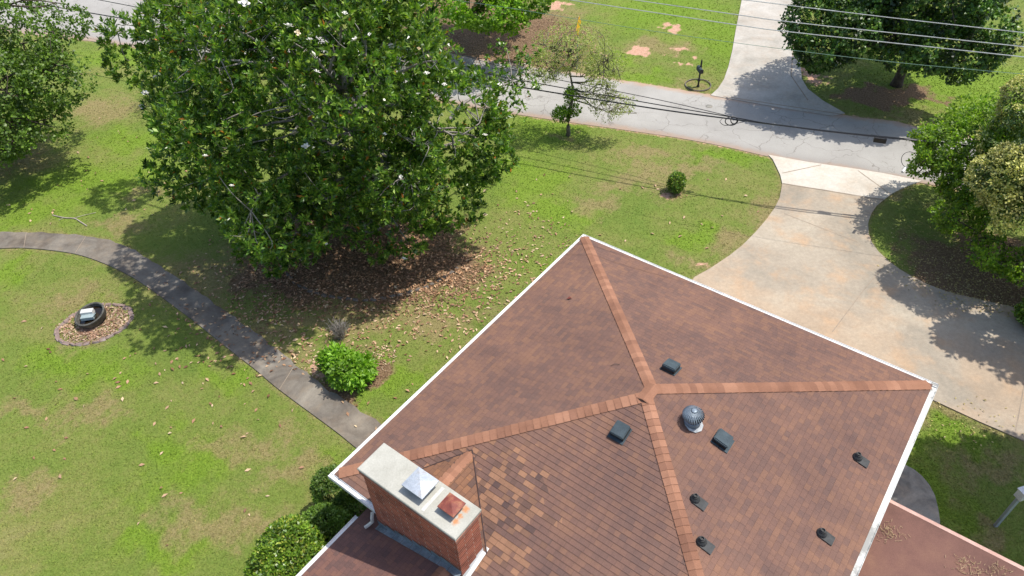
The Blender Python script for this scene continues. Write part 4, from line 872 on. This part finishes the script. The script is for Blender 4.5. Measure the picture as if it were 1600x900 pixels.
pts = [c+cx*math.cos(a_)*.29+cy*math.sin(a_)*.29 for a_ in [2*math.pi*k/28 for k in range(29)]]; MB().tube(pts, .011, 5, False).build('hoop', M['cable'], t)
MB().tube([at(1436, 222, HC), at(1434, 243, 2.65)], .006, 4).build('hanger', M['cable'], t)
mb = MB().tube([at(1415, 262, 2.55), at(1410, 269, 2.5)], .05, 8); mb.build('tag', M['white'], t)

# ------------------------------------------------------------------ street furniture
p = at(1090.6, 135.6); t = thing('mailbox', p, 'black mailbox on a decorative post inside a ring of edging by the road', 'mailbox'); t['world'] = tuple(p)
mb = MB().tube([p-Vector((0, 0, .1)), p+Vector((0, 0, 1.28))], .045, 8); mb.lathe(p+Vector((0, 0, .36)), [(.075, -.04), (.085, 0), (.075, .04)], 10); mb.lathe(p+Vector((0, 0, 0)), [(.08, 0), (.07, .06), (.05, .1)], 10); mb.lathe(p+Vector((0, 0, 1.28)), [(.05, 0), (.03, .03), (.05, .07), (.02, .12), (.004, .2)], 8); mb.build('post', M['black'], t)
mb = MB(); prof = [(-.09, 0), (-.09, .12)]+[(-.09*math.cos(a_), .12+.09*math.sin(a_)) for a_ in [math.pi*k/8 for k in range(1, 8)]]+[(.09, .12), (.09, 0)]
n_ = len(prof); base_ = p+Vector((-.02, -.30, .84)); dx_ = Vector((1, .1, 0)).normalized(); dy_ = Vector((-.1, 1, 0)).normalized()
for y_ in (0, .5):
    for x_, z_ in prof: mb.v.append(base_+dx_*x_+dy_*y_+Vector((0, 0, z_)))
for k in range(n_): mb.f.append((k, (k+1) % n_, n_+(k+1) % n_, n_+k))
mb.f.append(tuple(range(n_))[::-1]); mb.f.append(tuple(range(n_, 2*n_))); mb.build('box', M['vent'], t)
MB().box(base_-dy_*.012+Vector((0, 0, .1)), .17, .015, .19, .1).build('door', M['black'], t); MB().box(base_+dx_*.1+dy_*.3+Vector((0, 0, .2)), .008, .03, .14).build('flag', M['yellow'], t)
mb = MB().tube([p+Vector((0, -.2, .78)), p+Vector((0, .2, .78))], .02, 5); mb.tube([p+Vector((0, -.18, .78)), p+Vector((0, -.02, .55))], .012, 5); mb.build('bracket', M['black'], t)
c = at(1088, 134); mb = MB(); rx_, ry_ = .62, .6; ringp = [c+Vector((rx_*math.cos(a_)+.08, ry_*math.sin(a_), .05)) for a_ in [2*math.pi*k/36 for k in range(37)]]; mb.tube(ringp, .028, 5, False); tag(mb.build('edging_ring', M['darkstone'], None, origin=c), 'thin dark edging ring laid around the foot of the mailbox', 'edging')
p = at(901, 108); t = thing('road_sign', p, 'yellow diamond road sign seen nearly edge-on behind the sparse tree', 'road sign'); t['world'] = tuple(p)
MB().tube([p, p+Vector((.03, 0, 2.75))], .03, 6).build('post', M['pole'], t)
c = p+Vector((.04, -.05, 2.3)); dd = Vector((.32, .95, 0)).normalized(); up_ = Vector((.02, 0, 1)); s_ = .53
mb = MB(); q = [c-up_*s_, c+dd*s_, c+up_*s_, c-dd*s_]; nn_ = Vector((.95, -.32, 0))*.006; i = 0; mb.v += [v-nn_ for v in q]+[v+nn_ for v in q]; mb.f += [(3, 2, 1, 0), (4, 5, 6, 7)]+[(k, (k+1) % 4, 4+(k+1) % 4, 4+k) for k in range(4)]; mb.build('sign_plate', M['yellow'], t)
# grey post with a white box, lower right
p = at(1555, 822); t = thing('lamp_post', p, 'grey post with a white box on top standing in the shaded side lawn', 'post'); t['world'] = tuple(p); tp = Vector((p.x+.02, p.y+.0, 1.40))
MB().box(p.lerp(tp, .5), .075, .075, 1.6, .5, rot=(tp-p).to_track_quat('Z', 'Y').to_matrix()).build('post', M['pole'], t)
c = tp+Vector((.06, .02, .1)); mb = MB().box(c, .30, .2, .26, .25, taper=.92); mb.box(c+Vector((0, 0, .145)), .33, .23, .03, .25); mb.build('white_box', M['white'], t)
rot = Matrix.Rotation(.25, 3, 'Z')@Matrix.Rotation(math.pi/2, 3, 'X'); MB().lathe(c+rot@Vector((0, 0, .095)), [(.075, 0), (.075, .02), (.05, .03)], 16, rot).build('lens', M['black'], t)
# ------------------------------------------------------------------ kettle bed and edging stones
c = at(149, 500); t = thing('iron_kettle', c, 'dark round iron kettle holding water in the stone ringed bed', 'kettle'); t['world'] = tuple(c)
rot = Matrix.Rotation(R(7), 3, 'X')@Matrix.Rotation(R(-7), 3, 'Y')
MB().lathe(c, [(.34, .0), (.47, .12), (.50, .3), (.52, .33), (.52, .36), (.46, .36), (.46, .32), (.44, .2), (.3, .08)], 28, rot).build('bowl', M['pot'], t, True); MB().lathe(c+Vector((0, 0, .23)), [(.445, 0), (0, .001)], 24, rot).build('water', M['water'], t)
mb = MB().box(c+Vector((-.12, .02, .37)), .40, .2, .16, .12); tag(mb.build('concrete_block', M['block'], None, origin=c+Vector((-.12, .02, .3))), 'pale concrete block resting inside the iron kettle', 'block')
mb = MB().box(c+Vector((-.06, -.17, .31)), .42, .18, .12, .12); mb.tube(smoothpath([c+Vector((.13, -.2, .34)), c+Vector((.2, -.1, .4)), c+Vector((.16, -.02, .36))], 4), .014, 5); tag(mb.build('trough', M['blueblock'], None, origin=c+Vector((-.06, -.17, .25))), 'blue grey tray with a handle in the near side of the kettle', 'tray')
def stones(cx_, cy_, rx, ry, a0, a1, n, mat, label, group, size, th=0):
    src = {}
    for k in range(n):
        if k < 3:
            bm = bmesh.new(); bmesh.ops.create_cube(bm, size=1, matrix=Matrix.Diagonal((size*1.0, size*.55, size*.4, 1))); bmesh.ops.bevel(bm, geom=bm.edges[:], offset=size*.09, segments=1, affect='EDGES')
            for v in bm.verts: v.co += Vector((random.gauss(0, size*.05), random.gauss(0, size*.05), random.gauss(0, size*.03)))
            me = bpy.data.meshes.new('edging_stone'); bm.to_mesh(me); bm.free(); me.materials.append(mat); o = bpy.data.objects.new('edging_stone', me); src[k] = o
        else: o = src[k % 3].copy()
        a_ = a0+(a1-a0)*k/n; x, y = rx*math.cos(a_), ry*math.sin(a_); xr, yr = x*math.cos(th)-y*math.sin(th), x*math.sin(th)+y*math.cos(th)
        tx, ty = -rx*math.sin(a_), ry*math.cos(a_); o.location = (cx_+xr+random.gauss(0, .02), cy_+yr+random.gauss(0, .02), size*.05); o.rotation_euler = (random.gauss(0, .08), random.gauss(0, .08), math.atan2(ty, tx)+th+random.gauss(0, .12)); s = random.uniform(.8, 1.2); o.scale = (s, random.uniform(.8, 1.2), random.uniform(.8, 1.3))
        col.objects.link(o); tag(o, label, 'stone', group)
c = at(148, 507); stones(c.x, c.y, 1.22, .92, 0, 2*math.pi, 30, M['stone'], 'flat brown stone in the oval edging around the kettle bed', 'stones edging the kettle bed', .23, .25)
c = at(585, 410); stones(c.x, c.y+1.0, 3.6, 3.0, math.pi*1.02, math.pi*1.85, 30, M['darkstone'], 'dark grey stone in the curved edging under the magnolia', 'stones edging the magnolia bed', .2)
# fallen branch on the left lawn
mb = MB(); q = [at(82, 336, .03), at(100, 340, .04), at(116, 341, .03), at(125, 346, .04), at(136, 353, .03)]; mb.tube(smoothpath(q, 3), .022, 5); mb.tube([at(114, 341, .03), at(132, 336, .05), at(150, 332, .03)], .012, 5); mb.tube([at(100, 340, .03), at(92, 344, .02)], .01, 4); tag(mb.build('fallen_branch', M['wood'], None, origin=at(116, 341)), 'pale forked fallen branch lying on the lawn above the path', 'branch')
# ------------------------------------------------------------------ fallen leaves (stuff)
def scatter(n, blobs, rng, spread=.5):
    w_ = np.array([b[2]*b[3]*b[4] for b in blobs]); w_ /= w_.sum(); k = rng.choice(len(blobs), n, p=w_); Bb = np.array(blobs)
    a_ = rng.random(n)*2*np.pi; r_ = np.sqrt(rng.random(n)); r_ = r_*(1+spread*rng.random(n)**3)
    return np.stack([Bb[k, 0]+Bb[k, 2]*r_*np.cos(a_), Bb[k, 1]+Bb[k, 3]*r_*np.sin(a_)], 1)
def fallen(name, XY_, L, mat, rng, label, zb=.02, onpave=True):
    n = len(XY_); z = np.full(n, zb)
    for poly, h in zip(polys, (.03, .05, .055, .05, .055, .05)): z = np.where(inpoly(XY_, poly), h, z)
    P = np.column_stack([XY_, z+rng.random(n)*.015]); a_ = rng.random(n)*2*np.pi; D = np.column_stack([np.cos(a_), np.sin(a_), rng.normal(size=n)*.18])
    N = unit(np.column_stack([rng.normal(size=(n, 2))*.35, np.ones(n)])); Ls = L*(.6+.7*rng.random(n)); V = leaves(P, D, N, Ls, Ls*.45, bend=.14); V[:, :, 2] = np.maximum(V[:, :, 2], z[:, None]+.002)
    return tag(quadmesh(name, V, mat), label, name.split('_')[-1], kind='stuff')
LT = leafmat('fallen_tan_leaf', [(0, (.16, .07, .035)), (.4, (.36, .2, .11)), (.8, (.52, .36, .22)), (1, (.58, .45, .28))], .6, 0, patch=.1)
LT2 = leafmat('litter_leaf', [(0, (.10, .05, .022)), (.4, (.23, .12, .06)), (.75, (.40, .22, .12)), (1, (.60, .38, .23))], .7, 0, patch=.2)
LY = leafmat('fallen_yellow_leaf', [(0, (.2, .16, .05)), (.5, (.42, .33, .1)), (1, (.5, .42, .2))], .6, 0, patch=.1)
rng = np.random.default_rng(77)
def bw(px, py, rx, ry, wt): b = blob(px, py, rx, ry); return b+(wt,)
fallen('fallen_leaves', scatter(7000, [bw(590, 430, 4.2, 1.9, 1.0), bw(540, 390, 4.0, 2.4, .8), bw(430, 460, 1.6, 1.5, .5), bw(650, 430, 1.5, 1.5, .7)], rng), .12, LT2, rng, 'thick tan leaf litter carpeting the bed beneath the magnolia')
fallen('fallen_leaves', scatter(1500, [bw(540, 500, 3.4, 1.5, .9), bw(760, 440, 1.8, 2.0, .8), bw(350, 450, 2.5, 2, .4), bw(830, 370, 1.6, 1.6, .5), bw(450, 540, 2.5, .9, .5), bw(700, 510, 1.8, 1.2, .5)], rng, 1.0), .135, LT, rng, 'tan leaves strewn over the grass around the magnolia bed')
fallen('fallen_leaves', scatter(330, [bw(250, 600, 8, 5, .5), bw(180, 260, 6, 4, .5), bw(950, 330, 6, 3, .25), bw(330, 560, 3, 2, 1.2)], rng, .5), .16, LT, rng, 'scattered single tan leaves over the open left lawn and front lawn')
fallen('fallen_leaves', scatter(1900, [bw(1530, 420, 2.6, 1.5, 1), bw(1600, 450, 3, 1.3, 1), bw(1450, 380, 1.3, 1.2, .5), bw(1500, 660, 1.5, .8, .4)], rng, .4), .08, LY, rng, 'small yellow leaves under the trees right of the driveway')
fallen('pine_straw', scatter(6000, [bw(790, 70, 4.6, 4, 1), bw(548, 578, 1.0, .8, 1.6), bw(148, 507, 1.1, .75, 2.0), bw(1055, 302, .5, .4, 1.2)], rng, .35), .09, leafmat('pine_straw', [(0, (.12, .06, .035)), (.6, (.27, .15, .09)), (1, (.46, .31, .2))], .8, 0, patch=.2), rng, 'brown pine straw mulch in the beds')
fallen('bark_chips', scatter(1500, [bw(148, 507, 1.15, .85, 1), bw(500, 572, .5, .45, .3), bw(600, 560, .4, .6, .3)], rng, .15), .09, leafmat('bark_chip', [(0, (.24, .13, .08)), (.5, (.40, .26, .17)), (1, (.56, .44, .32))], .8, 0, patch=.2), rng, 'pale tan bark chips in the kettle bed and round the bright shrub')
# ------------------------------------------------------------------ grass blades (stuff)
rng = np.random.default_rng(5); NB = 520000
pr = np.stack([rng.random(NB)*1640-20, rng.random(NB)*940-20], 1)   # uniform over what is seen, then laid on the ground
d_ = np.stack([np.array(_ray(*q)) for q in ((0, 0), (1, 0), (0, 1))]); d0, dxv, dyv = d_[0], d_[1]-d_[0], d_[2]-d_[0]
dd_ = d0[None]+pr[:, :1]*dxv+pr[:, 1:]*dyv; tt = -H/dd_[:, 2]; XYb = (dd_*tt[:, None])[:, :2]
XYb = XYb+rng.normal(size=XYb.shape)*.6
ok = np.ones(NB, bool)
for poly in polys: ok &= ~inpoly(XYb, poly)
ok &= ~inpoly(XYb, [p.xy for p in wc])
Zb = zones(XYb); ok &= (Zb[:, 3]+rng.normal(size=NB)*.25 < .45) & (Zb[:, 2]+rng.normal(size=NB)*.2 < .5)
XYb, Zb = XYb[ok], Zb[ok]; n = len(XYb); a_ = rng.random(n)*2*np.pi; dist = np.sqrt((XYb**2).sum(1)+H*H)/25
wd = .015*dist*(.6+.8*rng.random(n)); hh = .022*(.5+rng.random(n))*(1+.5*Zb[:, 0]); sx, sy = np.cos(a_)*wd, np.sin(a_)*wd
tipx, tipy = rng.normal(size=n)*.035, rng.normal(size=n)*.035
V = np.stack([np.column_stack([XYb[:, 0]-sx, XYb[:, 1]-sy, np.zeros(n)]), np.column_stack([XYb[:, 0]+sx, XYb[:, 1]+sy, np.zeros(n)]), np.column_stack([XYb[:, 0]+tipx, XYb[:, 1]+tipy, hh])], axis=1)
tag(quadmesh('grass', V, M['blade'], nv=3, attr=np.repeat(Zb, 3, 0)), 'short patchy green and straw coloured lawn grass', 'grass', kind='stuff')
